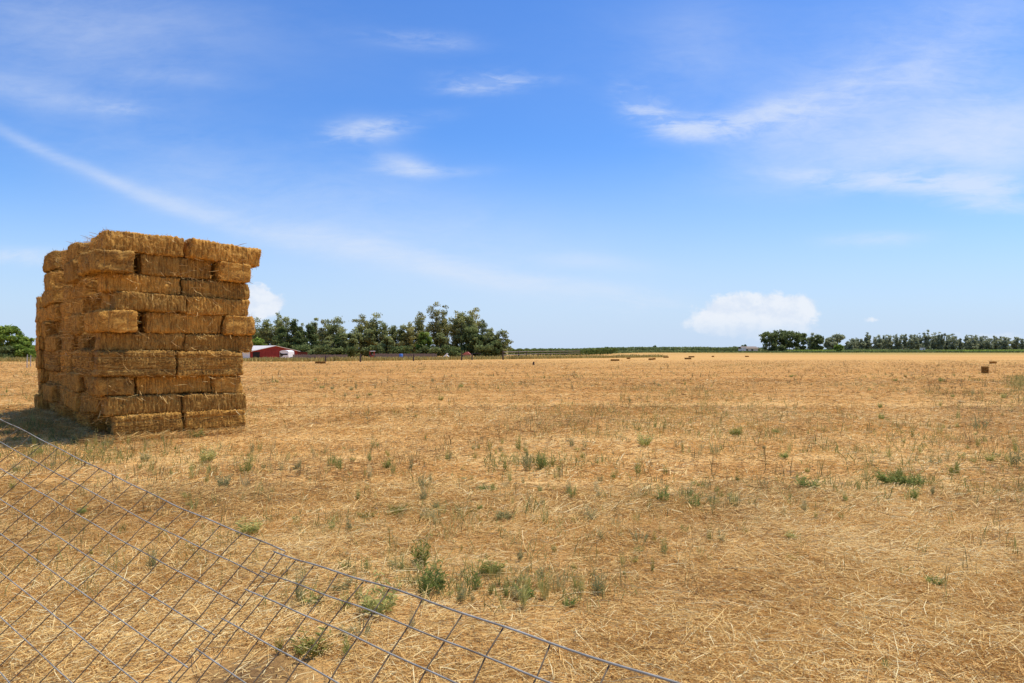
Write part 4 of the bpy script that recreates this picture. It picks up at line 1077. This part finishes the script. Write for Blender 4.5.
# blue barrel
z = 152; x = at(401, z); gz = float(ground_z(x, z))
b = thing('barrel', 'blue plastic barrel before the grove, far behind the yellow grass', 'barrel', (x, z, gz))
mb = MB(); mb.tube([(0,0,0),(0,0,.1),(0,0,.5),(0,0,.9),(0,0,1.4),(0,0,1.5)], [.36,.42,.45,.42,.42,.36], 12); mb.build('body', BLUE, b, True)
mb = MB(); mb.tube([(.18,0,1.5),(.18,0,1.57)], .06, 8); mb.build('cap', WHITE, b)
# white A-frame
z = 112; x = at(445.5, z); gz = float(ground_z(x, z))
a = thing('trestle', 'white slanted wooden trestle in the grass before the grove', 'trestle', (x, z, gz))
for p0, p1 in [((-.75, 0, .2), (.30, .2, 1.15)), ((.95, 0, .3), (.05, .2, 1.0)), ((-.6, .9, .2), (.35, .6, 1.15)), ((.95, .9, .3), (.1, .6, 1.0))]:
    mb = MB(); mb.tube([(p0[0], p0[1], -.1), p0, p1], [.07, .07, .07], 5); mb.build('leg', WHITE, a)
mb = MB(); mb.box((.2, .4, 1.1), (.16, 1.1, .12)); mb.build('beam', WHITE, a)
# red-roofed shed
z = 140; x = at(470, z); gz = float(ground_z(x, z)); k = z / F
s = thing('shed', 'low shed with a faded red roof and a dark lean-to below the grove\'s right part', 'shed', (x, z, gz))
mb = MB(); mb.box((-.7, 1, .75), (1.5, 2, 1.5)); mb.build('wall', GREYWOOD, s)
mb = MB(); mb.add([(-1.6, -.2, 1.5), (.15, -.2, 1.5), (.15, 2.2, 1.5), (-1.6, 2.2, 1.5), (-.7, -.2, 2.0), (-.7, 2.2, 2.0)], [[0, 4, 5, 3], [4, 1, 2, 5], [0, 3, 2, 1], [0, 1, 4, 4], [2, 3, 5, 5]]) if False else mb.add(
    [(-1.6, -.2, 1.45), (.15, -.2, 1.45), (.15, 2.2, 1.45), (-1.6, 2.2, 1.45), (-.9, -.2, 2.0), (-.45, -.2, 2.0), (-.45, 2.2, 2.0), (-.9, 2.2, 2.0)],
    [[0, 4, 7, 3], [4, 5, 6, 7], [5, 1, 2, 6], [0, 1, 5, 4], [3, 7, 6, 2], [0, 3, 2, 1]]); mb.build('roof', REDROOF, s)
mb = MB(); mb.box((1.15, 1, 1.66), (2.0, 2.2, .14)); mb.box((2.0, .1, .8), (.1, .1, 1.6)); mb.box((2.0, 1.9, .8), (.1, .1, 1.6)); mb.build('lean_to', DARK, s)
# farmhouse far off
z = 362; x = at(750, z); gz = 0; k = z / F
o = thing('farmhouse', 'far white farmhouse with a long brown roof left of the dark oaks', 'house', (x, z, 0))
mb = MB(); mb.box((0, 3, .95), (8.5, 6, 1.9)); mb.build('wall', WHITE, o)
rf = MB(); rf.add([(-4.8, -.5, 1.9), (4.8, -.5, 1.9), (4.8, 6.5, 1.9), (-4.8, 6.5, 1.9), (-4.2, 3, 3.0), (4.2, 3, 3.0)], [[0, 1, 5, 4], [2, 3, 4, 5], [0, 3, 2, 1]]); rf.add([(4.8, -.5, 1.9), (4.8, 6.5, 1.9), (4.2, 3, 3.0), (4.5, 0, 2.0)], [[0, 1, 2, 3]])
rf.build('roof', GREYWOOD, o)
for xx in (-1.6, 1.2): mb = MB(); mb.box((xx, -.03, 1.1), (1, .05, .8)); mb.build('window', GLASS, o)
mb = MB(); mb.box((-3.6, -.8, 1.2), (2.0, 1.6, 2.4)); mb.build('porch', WHITE, o)
# white shed by the far row
z = 430; x = at(922.5, z)
o = thing('pump_house', 'tiny white pump house in front of the far row of trees', 'shed', (x, z, 0))
mb = MB(); mb.box((0, 0, 1.1), (2.2, 2, 2.2)); mb.build('wall', WHITE, o)
mb = MB(); mb.box((0, 0, 2.28), (2.5, 2.4, .15)); mb.build('roof', WHITE, o)
mb = MB(); mb.box((.2, -1.02, .95), (.8, .04, 1.8)); mb.build('door', GREYWOOD, o)
